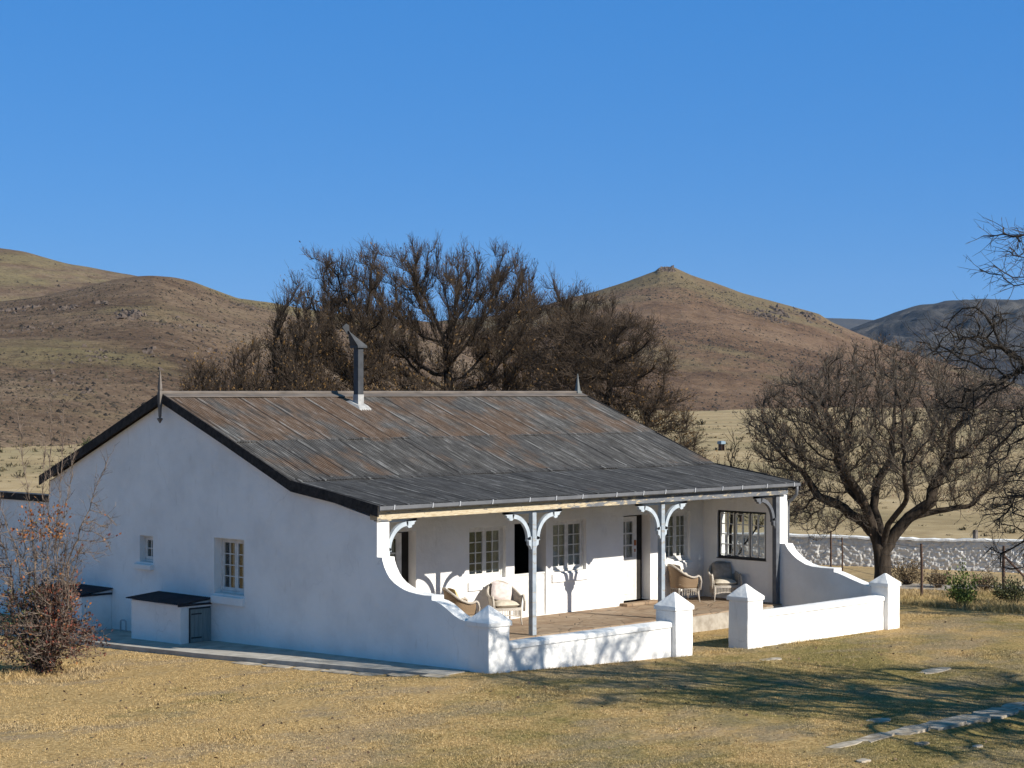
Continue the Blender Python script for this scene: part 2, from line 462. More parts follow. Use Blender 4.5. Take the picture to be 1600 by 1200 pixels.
M = dict(
    plaster=m_plaster(), roof=m_roof(), ground=m_ground(), grass=m_grass(), flag=m_flag(),
    barge=m_simple("blackened_bargeboard", (0.011, 0.010, 0.010), (0.045, 0.040, 0.037), 9, 0.8, 0.01, 0.2, (1, 1, 1)),
    ridge=m_simple("ridge_capping", (0.085, 0.071, 0.060), (0.175, 0.145, 0.122), 3, 0.6, 0, 0.35, (0.6, 2, 2)),
    gutter=m_simple("grey_gutter", (0.10, 0.105, 0.118), (0.165, 0.17, 0.185), 2.5, 0.5, 0, 0.4),
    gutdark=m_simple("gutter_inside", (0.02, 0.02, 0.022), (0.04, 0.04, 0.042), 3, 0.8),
    bracketw=m_simple("white_clip", (0.40, 0.41, 0.43), (0.55, 0.56, 0.58), 30, 0.6),
    beam=m_peel("peeling_beam", ((0.11, 0.118, 0.135), (0.17, 0.18, 0.20)), ((0.36, 0.28, 0.17), (0.60, 0.52, 0.38)), [(0.0, 0.10), (0.05, 0.20), (0.35, 0.18), (0.50, 0.08), (0.64, -0.02), (1.0, -0.06)]),
    post=m_peel("grey_blue_post", ((0.25, 0.29, 0.33), (0.36, 0.40, 0.45)), ((0.20, 0.19, 0.18), (0.42, 0.38, 0.31)), [(0.0, -0.08), (1.0, -0.08)]),
    brkt=m_simple("pale_blue_bracket", (0.32, 0.37, 0.42), (0.48, 0.53, 0.58), 6, 0.6),
    postdark=m_simple("dark_grey_paint", (0.075, 0.08, 0.092), (0.13, 0.138, 0.155), 5, 0.6),
    frame=m_simple("white_joinery", (0.56, 0.55, 0.52), (0.74, 0.73, 0.70), 7, 0.6, 0.002),
    black=m_simple("black_window_paint", (0.012, 0.013, 0.014), (0.03, 0.032, 0.034), 6, 0.5),
    glass=m_glass("window_glass", (0.86, 0.88, 0.87)), glassthru=m_glass("clear_glass", (0.86, 0.88, 0.88)),
    curtain=m_fabric("net_curtain", (0.42, 0.40, 0.36), (0.60, 0.57, 0.51), 4),
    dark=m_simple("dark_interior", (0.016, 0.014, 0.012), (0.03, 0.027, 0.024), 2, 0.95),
    flue=m_simple("grey_flue", (0.026, 0.028, 0.032), (0.055, 0.058, 0.065), 4, 0.55, 0, 0.4),
    flash=m_simple("white_flashing", (0.26, 0.26, 0.26), (0.44, 0.44, 0.43), 9, 0.8),
    finial=m_simple("grey_wood", (0.10, 0.085, 0.075), (0.21, 0.185, 0.165), 12, 0.85, 0.004, 0.2, (3, 3, 0.4)),
    finialr=m_simple("grey_green_metal", (0.10, 0.11, 0.11), (0.16, 0.17, 0.17), 8, 0.6),
    slab=m_simple("concrete_slab", (0.30, 0.275, 0.235), (0.50, 0.465, 0.405), 3.2, 0.9, 0.012, 0.15, (1, 1, 1), 8),
    step=m_simple("worn_floor_edge", (0.27, 0.235, 0.19), (0.46, 0.42, 0.36), 5, 0.9, 0.02, 0.15, (1, 1, 1), 8),
    stone=m_simple("grey_paving_stone", (0.20, 0.165, 0.12), (0.54, 0.475, 0.385), 4.5, 0.9, 0.02, 0.15, (1, 1, 1), 8),
    sheetdark=m_simple("black_iron_lid", (0.014, 0.014, 0.019), (0.034, 0.034, 0.042), 4, 0.65, 0, 0.3, (1, 6, 1)),
    doorg=m_simple("grey_green_boards", (0.16, 0.20, 0.20), (0.24, 0.285, 0.28), 7, 0.7, 0.003, 0.2, (6, 6, 0.5)),
    seam=m_simple("board_gap", (0.03, 0.035, 0.035), (0.05, 0.055, 0.055), 7, 0.9),
    rustm=m_simple("rusty_handle", (0.28, 0.09, 0.03), (0.42, 0.16, 0.06), 40, 0.6),
    wickerb=m_wicker("brown_wicker", (0.15, 0.095, 0.055), (0.38, 0.27, 0.165)),
    wickerw=m_wicker("pale_wicker", (0.34, 0.30, 0.25), (0.68, 0.62, 0.54)),
    cream=m_fabric("cream_cushion", (0.52, 0.46, 0.36), (0.68, 0.62, 0.52)),
    pink=m_fabric("pinkish_cushion", (0.52, 0.44, 0.42), (0.70, 0.63, 0.60)),
    taupe=m_fabric("taupe_cushion", (0.27, 0.23, 0.19), (0.42, 0.37, 0.31), 9),
    yellow=m_fabric("mustard_cushion", (0.50, 0.36, 0.16), (0.64, 0.50, 0.27)),
    rusty=m_simple("rusty_post", (0.045, 0.028, 0.022), (0.12, 0.07, 0.05), 15, 0.85),
    wire=m_simple("wire", (0.10, 0.10, 0.10), (0.16, 0.15, 0.14), 15, 0.6),
    gravel=m_simple("gravel_track", (0.25, 0.22, 0.185), (0.42, 0.385, 0.335), 7, 0.95, 0.02, 0.1, (1, 1, 1), 8),
    scrub=m_leaf("scrub", [(0.0, (0.045, 0.040, 0.024)), (0.45, (0.085, 0.072, 0.040)), (0.8, (0.14, 0.105, 0.06)), (1.0, (0.075, 0.085, 0.045))]),
    scrubhill=m_leaf("hill_scrub", [(0.0, (0.020, 0.016, 0.012)), (0.45, (0.042, 0.033, 0.023)), (0.8, (0.075, 0.057, 0.038)), (1.0, (0.072, 0.058, 0.036))]),
    rockm=m_simple("dolerite_rock", (0.055, 0.043, 0.037), (0.145, 0.112, 0.09), 0.7, 0.9, 0.2, 0.2),
)
HILLC = [(0.080, 0.052, 0.034), (0.138, 0.093, 0.061), (0.182, 0.126, 0.083), (0.235, 0.172, 0.115)]
M["hillL"] = m_hill("left_hill_veld", HILLC, (0.225, 0.185, 0.095), (0.070, 0.048, 0.036))
HP_ = [(0.085, 0.052, 0.033), (0.150, 0.094, 0.058), (0.192, 0.124, 0.078), (0.235, 0.160, 0.103)]
M["hillP"] = m_hill("peak_hill_veld", HP_, (0.185, 0.150, 0.082), (0.10, 0.07, 0.055))
M["hillR"] = m_hill("far_cliff_hill", [(0.030, 0.031, 0.038), (0.055, 0.055, 0.062), (0.09, 0.086, 0.084), (0.14, 0.125, 0.11)], (0.085, 0.083, 0.078), (0.035, 0.035, 0.042))  # shade on the cliffs and its blue cast put into the colours

# ------------------------------------------------------------------ ground and hills
def gz(x, y):
    x = np.asarray(x, float); y = np.asarray(y, float)
    xc = np.clip(x, 0, 13.2)
    a = -0.053 * xc + 0.002 * xc * xc
    a = a - 0.55 * sstep(13, 30, x) - 0.3 * sstep(40, 90, x)
    a = a - 0.10 * sstep(0, 0.6, -x) * sstep(0.2, 2.5, y) * (1 - sstep(30, 60, y))
    a = a - 0.021 * np.clip(y, 0, 16) * (1 - sstep(12, 28, x))
    a = a - 0.55 * sstep(18, 70, y) * (1 - sstep(25, 60, x))
    a = a - 0.10 * sstep(1.5, 8, -y) - 0.10 * sstep(8.95, 9.5, -y) * sstep(0.5, 2.5, x)
    far = np.hypot(x + 26.6, y + 27.0)
    a = a + (fbm(x * 0.35, y * 0.35, 3, 5) * 0.10 + fbm(x * 1.7, y * 1.7, 3, 9) * 0.05) * sstep(0.15, 1.2, -y + 0.0 * x + 2.0 * (x < -1.5) + 2.0 * (x > 15.5))
    a = a + fbm(x * 0.02, y * 0.02, 4, 3) * 2.2 * sstep(75, 220, far)
    return a

def polar(azs, rs):
    A, Rr = np.meshgrid(np.radians(azs), rs, indexing="ij")
    return CAM[0] + Rr * np.sin(A), CAM[1] + Rr * np.cos(A)

def grid_faces(n, m, wrap=False):
    i = np.arange(n if wrap else n - 1)[:, None]; j = np.arange(m - 1)[None, :]
    i2 = (i + 1) % n
    return np.stack([i * m + j, i2 * m + j, i2 * m + j + 1, i * m + j + 1], -1).reshape(-1, 4)

az = np.concatenate([np.arange(-180, YAW - 24, 3.0), np.arange(YAW - 24, YAW + 24, 0.1), np.arange(YAW + 24, 180, 3.0)])
rs = np.concatenate([[0.5, 4, 8, 12, 16, 20], np.arange(22, 75, 0.2), np.geomspace(75, 9000, 130)])
X, Y = polar(az, rs)
np_obj("ground", np.stack([X, Y, gz(X, Y)], -1).reshape(-1, 3), grid_faces(len(az), len(rs), True), M["ground"], smooth=True)
tag(bpy.data.objects["ground"], "dry winter lawn and tan grass plain around the white farmhouse", "ground", kind="structure")

def psi(u):
    return np.degrees(np.arctan((np.asarray(u, float) - 800) / 3010.09))

def hill(name, label, mat, prof, foot, ridge, naz, nr, rough, expo=1.0, seed=1, cliff=None):
    """a hill described by compass bearing: silhouette slope, distance of its foot, distance of its crest"""
    b = psi([p[0] for p in prof]); el = (610.7 - np.array([p[1] for p in prof], float)) / 3010.09
    a = np.linspace(b[0], b[-1], naz)
    e = np.interp(a, b, el)
    ker = np.hanning(9 if naz < 650 else 5); ker /= ker.sum()
    e = np.convolve(np.pad(e, len(ker) // 2, mode="edge"), ker, "valid")
    kw = np.hanning(max(9, int(naz * 0.36)) | 1); kw /= kw.sum()
    ew = np.convolve(np.pad(e, len(kw) // 2, mode="edge"), kw, "valid")
    df = np.interp(a, psi([p[0] for p in foot]), [p[1] for p in foot])
    dr = np.interp(a, psi([p[0] for p in ridge]), [p[1] for p in ridge])
    s = np.concatenate([np.linspace(-0.04, 1.0, nr), 1 + np.linspace(0.03, 1.0, 24)])
    S = s[None, :]
    Rr = df[:, None] + (dr - df)[:, None] * S
    t_ = np.clip(S, 0, 1) ** 3.5
    k2 = np.hanning(61); k2 /= k2.sum()
    em = np.convolve(np.pad(e, 30, mode="edge"), k2, "valid")
    tt = np.clip(S, 0, 1) ** 22
    H = (e[:, None] * tt + (1 - tt) * (em[:, None] * t_ + ew[:, None] * (1 - t_))) * dr[:, None] + CAM[2] + 2.0
    sh = np.where(S <= 1, np.sign(S) * np.abs(S) ** expo, 1 - 0.55 * (S - 1) ** 1.3)
    Xh = CAM[0] + Rr * np.sin(np.radians(a + YAW))[:, None]; Yh = CAM[1] + Rr * np.cos(np.radians(a + YAW))[:, None]
    Z = -2.0 + H * sh
    env = np.clip(S, 0, 1) * np.clip(1.03 - S, 0, 1) * 4
    gul = np.abs(fbm(Xh * 0.006 + 3, Yh * 0.006, 4, seed)) * -1.0 + 0.12
    Z = Z + rough * H * env * (gul * 1.1 + fbm(Xh * 0.02, Yh * 0.02, 4, seed + 7) * 0.5)
    Z = Z + (fbm(Xh * 0.05, Yh * 0.05, 4, seed + 3) * 0.035 * H + fbm(Xh * 0.25, Yh * 0.25, 3, seed + 4) * 0.012 * H) * np.clip(S * 4, 0, 1) * np.clip((1.02 - S) * 8, 0.16, 1)
    if cliff:
        c0, c1, amt = cliff
        band = sstep(c0 - 0.05, c0 + 0.01, S + fbm(Xh * 0.012, Yh * 0.012, 3, seed + 5) * 0.16) - 0.5
        crag = vnoise(Xh * 0.05, Yh * 0.05, seed + 8) - 0.5
        Z = Z + amt * H * band * np.clip(1 - np.abs(S - c0) / (c1 - c0), 0, 1) * (1 + crag * 1.5)
    o = np_obj(name, np.stack([Xh, Yh, Z], -1).reshape(-1, 3), grid_faces(naz, len(s)), mat, smooth=True)
    tag(o, label, "hill", kind="structure")
    return a, s, Xh, Yh, Z

back = hill("hill_ridge", "long brown ridge on the far left behind the rounded hill", M["hillL"],
     [(-900, 470), (-500, 420), (-200, 395), (-60, 392), (0, 395), (40, 400), (100, 416), (150, 424), (205, 433), (300, 452), (420, 490), (600, 560)],
     [(-900, 700), (600, 750)], [(-900, 1350), (600, 1250)], 300, 120, 0.05, 1.0, 11)
hl = hill("hill", "rounded tan hill with grassy top behind the gable on the left", M["hillL"],
     [(-900, 560), (-500, 520), (-200, 482), (0, 476), (60, 468), (110, 457), (150, 447), (190, 438.5), (215, 435), (240, 434), (270, 436), (300, 442), (340, 456), (370, 467), (425, 474), (480, 484), (560, 494), (640, 500), (720, 508), (800, 540), (900, 600)],
     [(-900, 260), (0, 250), (300, 300), (600, 400), (900, 600)], [(-900, 720), (0, 640), (240, 640), (500, 760), (900, 1000)], 620, 190, 0.055, 0.92, 21)
hp = hill("hill_peak", "conical brown hill with rocky summit knob behind the bare trees", M["hillP"],
     [(300, 620), (420, 560), (560, 520), (700, 500), (780, 492), (830, 484), (870, 471), (930, 455.5), (980, 440), (1012, 428), (1024, 424), (1030, 418.5), (1042, 417), (1054, 418.5), (1066, 424), (1080, 430.5), (1120, 444), (1160, 459), (1200, 470), (1240, 481), (1262, 487), (1280, 492), (1300, 505), (1340, 522), (1400, 546), (1460, 563), (1500, 575), (1600, 604), (1680, 622), (1760, 640)],
     [(300, 520), (600, 560), (1040, 680), (1600, 760), (1760, 800)], [(300, 1000), (600, 1080), (1040, 1220), (1600, 1300), (1760, 1300)], 700, 190, 0.04, 1.0, 31)
hr = hill("hill_cliffs", "dark bluish hill with shaded cliffs on the far right", M["hillR"],
     [(1240, 575), (1290, 535), (1330, 515.5), (1360, 505), (1400, 491), (1440, 481), (1480, 475.5), (1520, 472.5), (1560, 473), (1600, 476), (1700, 474), (1850, 486), (2100, 500), (2500, 560)],
     [(1240, 1500), (2500, 1300)], [(1240, 2700), (2500, 2500)], 420, 150, 0.07, 1.0, 41, (0.74, 1.05, 0.16))
hill("hill_mesa", "low flat distant ridge between the conical hill and the cliffs", M["hillR"],
     [(1050, 520), (1200, 503), (1285, 498), (1300, 498.6), (1340, 500.3), (1372, 502.5), (1500, 507), (1650, 520)],
     [(1050, 3600), (1650, 3600)], [(1050, 5200), (1650, 5200)], 120, 60, 0.04, 1.0, 51)

# low scrub and boulders: one mass each, nobody could count them
def blobs(name, P, sz, mat, squash=0.7, seed=3):
    rg = np.random.default_rng(seed)
    n = len(P)
    base = np.array([(1, 0, 0), (0.3, 0.95, 0), (-0.8, 0.6, 0), (-0.8, -0.6, 0), (0.3, -0.95, 0), (0.1, 0.1, 0.75)])
    V = base[None] * (1 + rg.uniform(-0.35, 0.35, (n, 6, 1))) * sz[:, None, None] * np.array([1, 1, squash * 1.3])
    th = rg.uniform(0, 6.28, n); c, s_ = np.cos(th)[:, None], np.sin(th)[:, None]
    x = V[..., 0] * c - V[..., 1] * s_; y = V[..., 0] * s_ + V[..., 1] * c
    V = np.stack([x, y, V[..., 2]], -1) + P[:, None, :]
    F = np.array([(0, 1, 5), (1, 2, 5), (2, 3, 5), (3, 4, 5), (4, 0, 5)])
    F = (F[None] + 6 * np.arange(n)[:, None, None]).reshape(-1, 3)
    return np_obj(name, V.reshape(-1, 3), F, mat)

def on_hill(h, n, smin, smax, seed, clump=0.0):
    a, s, Xh, Yh, Z = h
    rg = np.random.default_rng(seed)
    i = rg.uniform(0, len(a) - 1.01, n * 3); q = rg.uniform(smin, smax, n * 3)
    j = np.interp(q, s, np.arange(len(s)))
    i0, j0 = i.astype(int), j.astype(int); fi, fj = i - i0, j - j0
    def bl(G): return (G[i0, j0] * (1 - fi) + G[i0 + 1, j0] * fi) * (1 - fj) + (G[i0, j0 + 1] * (1 - fi) + G[i0 + 1, j0 + 1] * fi) * fj
    P = np.stack([bl(Xh), bl(Yh), bl(Z)], -1)
    dens = fbm(P[:, 0] * 0.012, P[:, 1] * 0.012, 4, seed) + 0.5
    keep = rg.uniform(0, 1, n * 3) < np.clip((dens - 0.36) * 4.0, 0.05, 1)
    return P[keep][:n]

rg0 = np.random.default_rng(5)
P1 = on_hill(hl, 30000, 0.0, 0.97, 61); P2 = on_hill(hp, 20000, 0.0, 0.95, 62); P3 = on_hill(back, 3500, 0.2, 0.97, 63)
PP = np.concatenate([P1, P2, P3])
sz = np.concatenate([rg0.lognormal(-1.12, 0.32, len(P1)), rg0.lognormal(-0.65, 0.32, len(P2)), rg0.lognormal(-0.6, 0.4, len(P3))])
tag(blobs("hill_scrub", PP - np.array([0, 0, 0.15]), sz, M["scrubhill"], 0.8), "low dark karoo scrub dotted over the brown hillsides", "scrub", kind="stuff")

a_, r_ = rg0.uniform(YAW - 20, YAW + 20, 9000), np.exp(rg0.uniform(math.log(72), math.log(640), 9000))
px_, py_ = CAM[0] + r_ * np.sin(np.radians(a_)), CAM[1] + r_ * np.cos(np.radians(a_))
dn = fbm(px_ * 0.03, py_ * 0.03, 3, 77) + 0.5
keep = (rg0.uniform(0, 1, 9000) < np.clip((dn - 0.42) * 4, 0.03, 1)) & ~((px_ > -3) & (px_ < 16) & (py_ > -3) & (py_ < 24))
Pp = np.stack([px_, py_, gz(px_, py_) - 0.05], -1)[keep]
PLAIN = Pp

# rock outcrops
def rocks(name, label, h, spots, seed):
    a, s, Xh, Yh, Z = h
    rg = np.random.default_rng(seed)
    Vs, Fs, k = [], [], 0
    cube = np.array([(x, y, z) for x in (-1, 1) for y in (-1, 1) for z in (-1, 1)], float)
    cf = np.array([(0, 1, 3, 2), (4, 6, 7, 5), (0, 4, 5, 1), (2, 3, 7, 6), (0, 2, 6, 4), (1, 5, 7, 3)])
    for (u, q, du, dq, n, size) in spots:
        for _ in range(n):
            uu, qq = u + rg.normal() * du, np.clip(q + rg.normal() * dq, 0.02, 0.999)
            i = int(np.clip(np.interp(psi(uu), a, np.arange(len(a))), 0, len(a) - 1)); j = int(np.interp(qq, s, np.arange(len(s))))
            p = np.array([Xh[i, j], Yh[i, j], Z[i, j]])
            v = cube * rg.uniform(0.45, 1.0, 3) * np.array([1, 1, 0.6]) * size * rg.uniform(0.45, 1.1) + rg.normal(0, 0.30 * size, (8, 3))
            v[:, :2] *= np.where(v[:, 2:3] > 0, 0.6, 1.1)
            t = rg.uniform(0, 6.28); v = np.stack([v[:, 0] * math.cos(t) - v[:, 1] * math.sin(t), v[:, 0] * math.sin(t) + v[:, 1] * math.cos(t), v[:, 2]], -1)
            Vs.append(v + p); Fs.append(cf + 8 * k); k += 1
    o = np_obj(name, np.concatenate(Vs), np.concatenate(Fs), M["rockm"])
    tag(o, label, "rocks", kind="stuff")
rocks("rock_outcrop", "dark rock ledges breaking through the left hillside", hl,
      [(108, 0.75, 7, 0.010, 40, 1.1), (30, 0.80, 26, 0.012, 40, 0.9), (163, 0.77, 6, 0.010, 14, 0.8), (212, 0.62, 7, 0.010, 44, 1.2), (60, 0.55, 30, 0.02, 30, 0.7), (300, 0.55, 30, 0.03, 30, 0.7), (330, 0.35, 40, 0.06, 40, 0.6), (190, 0.62, 8, 0.01, 16, 1.3), (240, 0.36, 6, 0.015, 8, 0.8), (385, 0.82, 15, 0.02, 26, 0.7), (150, 0.34, 12, 0.03, 22, 0.6), (110, 0.25, 30, 0.05, 30, 0.7)], 71)
rocks("rock_outcrop", "broken rock bands on the right shoulder and summit of the conical hill", hp,
      [(1042, 0.985, 8, 0.006, 46, 1.5), (1190, 0.80, 9, 0.03, 34, 1.7), (1222, 0.86, 9, 0.03, 34, 1.7), (1262, 0.93, 12, 0.03, 34, 1.6), (1215, 0.76, 14, 0.02, 24, 1.3), (1300, 0.90, 14, 0.03, 20, 1.2)], 72)

# ------------------------------------------------------------------ farmhouse
house = thing("farmhouse", "long white farmhouse with rusty corrugated roof and open front veranda", "house")
XR0, XR1 = 14.0, 14.33          # inner and outer face of the right wall
YB, YB2 = 5.98, 6.33            # veranda back wall
def roof_z(y):
    return float(np.interp(y, [3.16, 6.0, 10.9, 16.25], [3.165, 3.575, 5.46, 3.34]))

wing = [(0.45, 0.90), (0.66, 0.974), (0.82, 1.0), (0.99, 1.061), (1.18, 1.16), (1.364, 1.25), (1.52, 1.30), (1.66, 1.318), (1.66, 1.405), (1.9, 1.40), (2.1, 1.413), (2.323, 1.437), (2.48, 1.468),
        (2.618, 1.512), (2.78, 1.58), (2.915, 1.665), (3.02, 1.77), (3.10, 1.89), (3.16, 2.02), (3.17, 2.09), (3.335, 2.09), (3.335, 2.835)]
gable_top = [(3.42, 2.90), (6.0, 3.42), (10.9, 5.30), (16.0, 3.26)]
bm = bmesh.new()
poly_prism(bm, [(0.45, -0.5)] + wing + gable_top + [(16.0, -0.8)],
           [rect(7.87, 9.0, 0.93, 2.20), rect(11.42, 11.97, 1.46, 2.095)], "x", 0.0, 0.34)
obj("gable_wall", bm, M["plaster"], house)
# right wing wall: lower curve
wingr = [(0.45, 0.55), (0.66, 0.667), (0.9, 0.72), (1.19, 0.806), (1.45, 0.89), (1.65, 0.945), (1.72, 0.95), (1.72, 1.04), (2.1, 1.035), (2.4, 1.05), (2.6, 1.09), (2.85, 1.19), (3.0, 1.28), (3.14, 1.386), (3.25, 1.47), (3.33, 1.551), (3.45, 1.551), (3.45, 1.62), (3.335, 1.62), (3.335, 2.835)]
wingr = [(0.45, 0.55), (0.66, 0.667), (0.9, 0.72), (1.19, 0.806), (1.45, 0.89), (1.65, 0.945), (1.72, 0.95), (1.72, 1.04), (2.1, 1.035), (2.4, 1.05), (2.6, 1.09), (2.85, 1.20), (3.0, 1.30), (3.14, 1.42), (3.22, 1.52), (3.25, 1.58), (3.42, 1.58), (3.42, 2.835)]
bm = bmesh.new()
poly_prism(bm, [(0.45, -0.8)] + wingr + [(3.5, 2.86), (6.0, 3.42), (10.9, 5.30), (16.0, 3.26), (16.0, -1.0)],
           [rect(3.87, 5.5, 1.10, 2.37)], "x", XR0, XR1)
obj("gable_wall", bm, M["plaster"], house)
W1 = rect(5.22, 6.45, 1.05, 2.30); W2 = rect(8.11, 9.33, 1.05, 2.325); W3 = rect(12.43, 13.45, 1.03, 2.335)
D1 = rect(2.45, 3.51, 0.03, 2.32); D2 = rect(6.75, 7.86, 0.03, 2.32); D3 = rect(10.75, 11.81, 0.09, 2.335)
bm = bmesh.new()
poly_prism(bm, rect(0.34, XR0, -0.3, 3.40), [W1, W2, W3, D1, D2, D3], "y", YB, YB2)
obj("front_wall", bm, M["plaster"], house)
obj("rear_wall", boxbm(0.34, XR0, 15.66, 16.0, -1.0, 3.22), M["plaster"], house)
obj("interior_floor", boxbm(0.34, XR0, YB2, 15.66, -0.4, -0.02), M["dark"], house)
bm = bmesh.new(); box(bm, 0.344, XR0 - 0.004, 9.6, 9.7, -0.02, 3.6); box(bm, 4.2, 4.3, YB2, 9.6, -0.02, 3.4); box(bm, 10.1, 10.2, YB2, 9.6, -0.02, 3.4)
obj("partition", bm, M["dark"], house)
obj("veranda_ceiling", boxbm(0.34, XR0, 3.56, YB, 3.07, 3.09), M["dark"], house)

# corrugated roof: three lapped tiers in front, two behind
pitch_c, amp = 0.0762, 0.014
xs = np.arange(-0.13, 14.46, pitch_c / 6)
def tier(y0, y1, lift0, lift1):
    ys = np.linspace(y0, y1, 7)
    Zs = np.array([roof_z(v) for v in ys]) + np.linspace(lift0, lift1, 7)
    V = np.stack(np.broadcast_arrays(xs[:, None], ys[None], Zs[None] + amp * np.sin(2 * np.pi * xs / pitch_c)[:, None]), -1)
    # sag and dents: each sheet lies a little differently
    sh = np.floor((xs + 0.13) / 0.66).astype(int)
    V[..., 2] += (np.random.default_rng(int(y0 * 10)).normal(0, 0.006, sh.max() + 1)[sh])[:, None]
    top = V.reshape(-1, 3); bot = top - np.array([0, 0, 0.004])
    n, m = len(xs), len(ys)
    F = grid_faces(n, m)
    i = np.arange(n - 1); nt = n * m
    F2 = F[:, ::-1] + nt
    e0 = np.stack([i * m, i * m + nt, (i + 1) * m + nt, (i + 1) * m], -1)
    e1 = np.stack([i * m + m - 1, (i + 1) * m + m - 1, (i + 1) * m + m - 1 + nt, i * m + m - 1 + nt], -1)
    return np.concatenate([top, bot]), np.concatenate([F, F2, e0, e1])
Vs, Fs, k0 = [], [], 0
for t in ((3.16, 6.0, 0.0, 0.0), (5.9, 8.2, 0.022, 0.016), (8.05, 10.9, 0.034, 0.02), (10.9, 13.6, 0.02, 0.034), (13.5, 16.25, 0.016, 0.016)):
    v, f = tier(*t); Vs.append(v); Fs.append(f + k0); k0 += len(v)
roof = np_obj("roof", np.concatenate(Vs), np.concatenate(Fs), M["roof"], house, smooth=False)
bm = bmesh.new()
for sgn in (1, -1):
    hexa(bm, [(-0.15, 10.9, 5.497), (14.46, 10.9, 5.497), (14.46, 10.9 + sgn * 0.26, 5.497 - 0.085), (-0.15, 10.9 + sgn * 0.26, 5.497 - 0.085)],
         [(-0.15, 10.9, 5.515), (14.46, 10.9, 5.515), (14.46, 10.9 + sgn * 0.26, 5.515 - 0.085), (-0.15, 10.9 + sgn * 0.26, 5.515 - 0.085)])
tube(bm, [(-0.16, 10.9, 5.515), (14.47, 10.9, 5.515)], 0.045, 10)
obj("ridge_cap", bm, M["ridge"], roof)

# bargeboards
def barge(x0, x1):
    for pts in ([(3.12, 3.13), (4.5, 3.35), (6.0, 3.56), (8.4, 4.505), (10.84, 5.45)], [(16.22, 3.345), (13.5, 4.42), (10.96, 5.45)]):
        bm = bmesh.new()
        top, bot = [], []
        for i, (y, z) in enumerate(pts):
            wob = 0.012 * math.sin(i * 2.3 + x0)
            top.append((y, z + 0.05)); bot.append((y, z - 0.185 + wob))
        poly_prism(bm, top + bot[::-1], [], "x", x0, x1)
        obj("bargeboard", bm, M["barge"], house, bevel=0.006)
barge(-0.17, -0.13)
barge(14.46, 14.50)

# finials
def finial(x, y, mat, drop):
    bm = bmesh.new()
    def sq(prof, hw):
        for (z0, a0), (z1, a1) in zip(prof[:-1], prof[1:]):
            hexa(bm, [(x - a0 * hw, y - a0, z0), (x + a0 * hw, y - a0, z0), (x + a0 * hw, y + a0, z0), (x - a0 * hw, y + a0, z0)],
                 [(x - a1 * hw, y - a1, z1), (x + a1 * hw, y - a1, z1), (x + a1 * hw, y + a1, z1), (x - a1 * hw, y + a1, z1)])
    if drop:
        sq([(4.80, 0.008), (4.905, 0.065), (4.93, 0.02), (4.96, 0.03), (5.28, 0.046), (5.50, 0.056), (5.56, 0.038), (5.60, 0.05), (5.85, 0.03), (6.05, 0.006)], 0.7)
    else:
        sq([(5.48, 0.085), (5.53, 0.085), (5.56, 0.06), (5.80, 0.032), (6.06, 0.008)], 1.0)
    obj("finial", bm, mat, house)
finial(-0.20, 10.85, M["finial"], True)
finial(14.32, 10.9, M["finialr"], False)

# chimney flue
fx, fy = 5.33, 10.13
bm = boxbm(fx - 0.09, fx + 0.09, fy - 0.09, fy + 0.09, 5.0, 6.66)
flue = obj("flue", bm, M["flue"], house, bevel=0.008)
bm = bmesh.new()
box(bm, fx - 0.096, fx + 0.096, fy - 0.096, fy + 0.096, 5.05, 5.47)
zb = lambda yy: roof_z(yy) + 0.042
hexa(bm, [(fx - 0.22, fy - 0.34, zb(fy - 0.34) - 0.03), (fx + 0.22, fy - 0.34, zb(fy - 0.34) - 0.03), (fx + 0.22, fy + 0.3, zb(fy + 0.3) - 0.03), (fx - 0.22, fy + 0.3, zb(fy + 0.3) - 0.03)],
     [(fx - 0.16, fy - 0.18, zb(fy - 0.18) + 0.05), (fx + 0.16, fy - 0.18, zb(fy - 0.18) + 0.05), (fx + 0.16, fy + 0.16, zb(fy + 0.16) + 0.05), (fx - 0.16, fy + 0.16, zb(fy + 0.16) + 0.05)])
obj("flashing", bm, M["flash"], flue)
bm = bmesh.new()   # cowl: hood open to the left-rear, with a tail fin
z0 = 6.70
b = [(fx - 0.155, fy - 0.155), (fx + 0.155, fy - 0.155), (fx + 0.155, fy + 0.155), (fx - 0.155, fy + 0.155)]
va = [bm.verts.new((p[0], p[1], z0)) for p in b]
vd = [bm.verts.new((p[0], p[1], z0 - 0.05)) for p in b]
ap = [bm.verts.new((fx - 0.29, fy + 0.05, 7.08)), bm.verts.new((fx - 0.24, fy + 0.14, 7.08))]
for i in range(4): bm.faces.new((vd[i], vd[(i + 1) % 4], va[(i + 1) % 4], va[i]))
bm.faces.new((va[0], va[1], ap[0])); bm.faces.new((va[1], va[2], ap[1], ap[0])); bm.faces.new((va[2], va[3], ap[1])); bm.faces.new((va[3], va[0], ap[0], ap[1])); bm.faces.new(vd[::-1])
poly_prism(bm, [(fx - 0.29, 6.98), (fx - 0.22, 7.02), (fx - 0.24, 7.22), (fx - 0.33, 7.26), (fx - 0.46, 7.17)], [], "y", fy + 0.09, fy + 0.11)
obj("cowl", bm, M["flue"], flue)

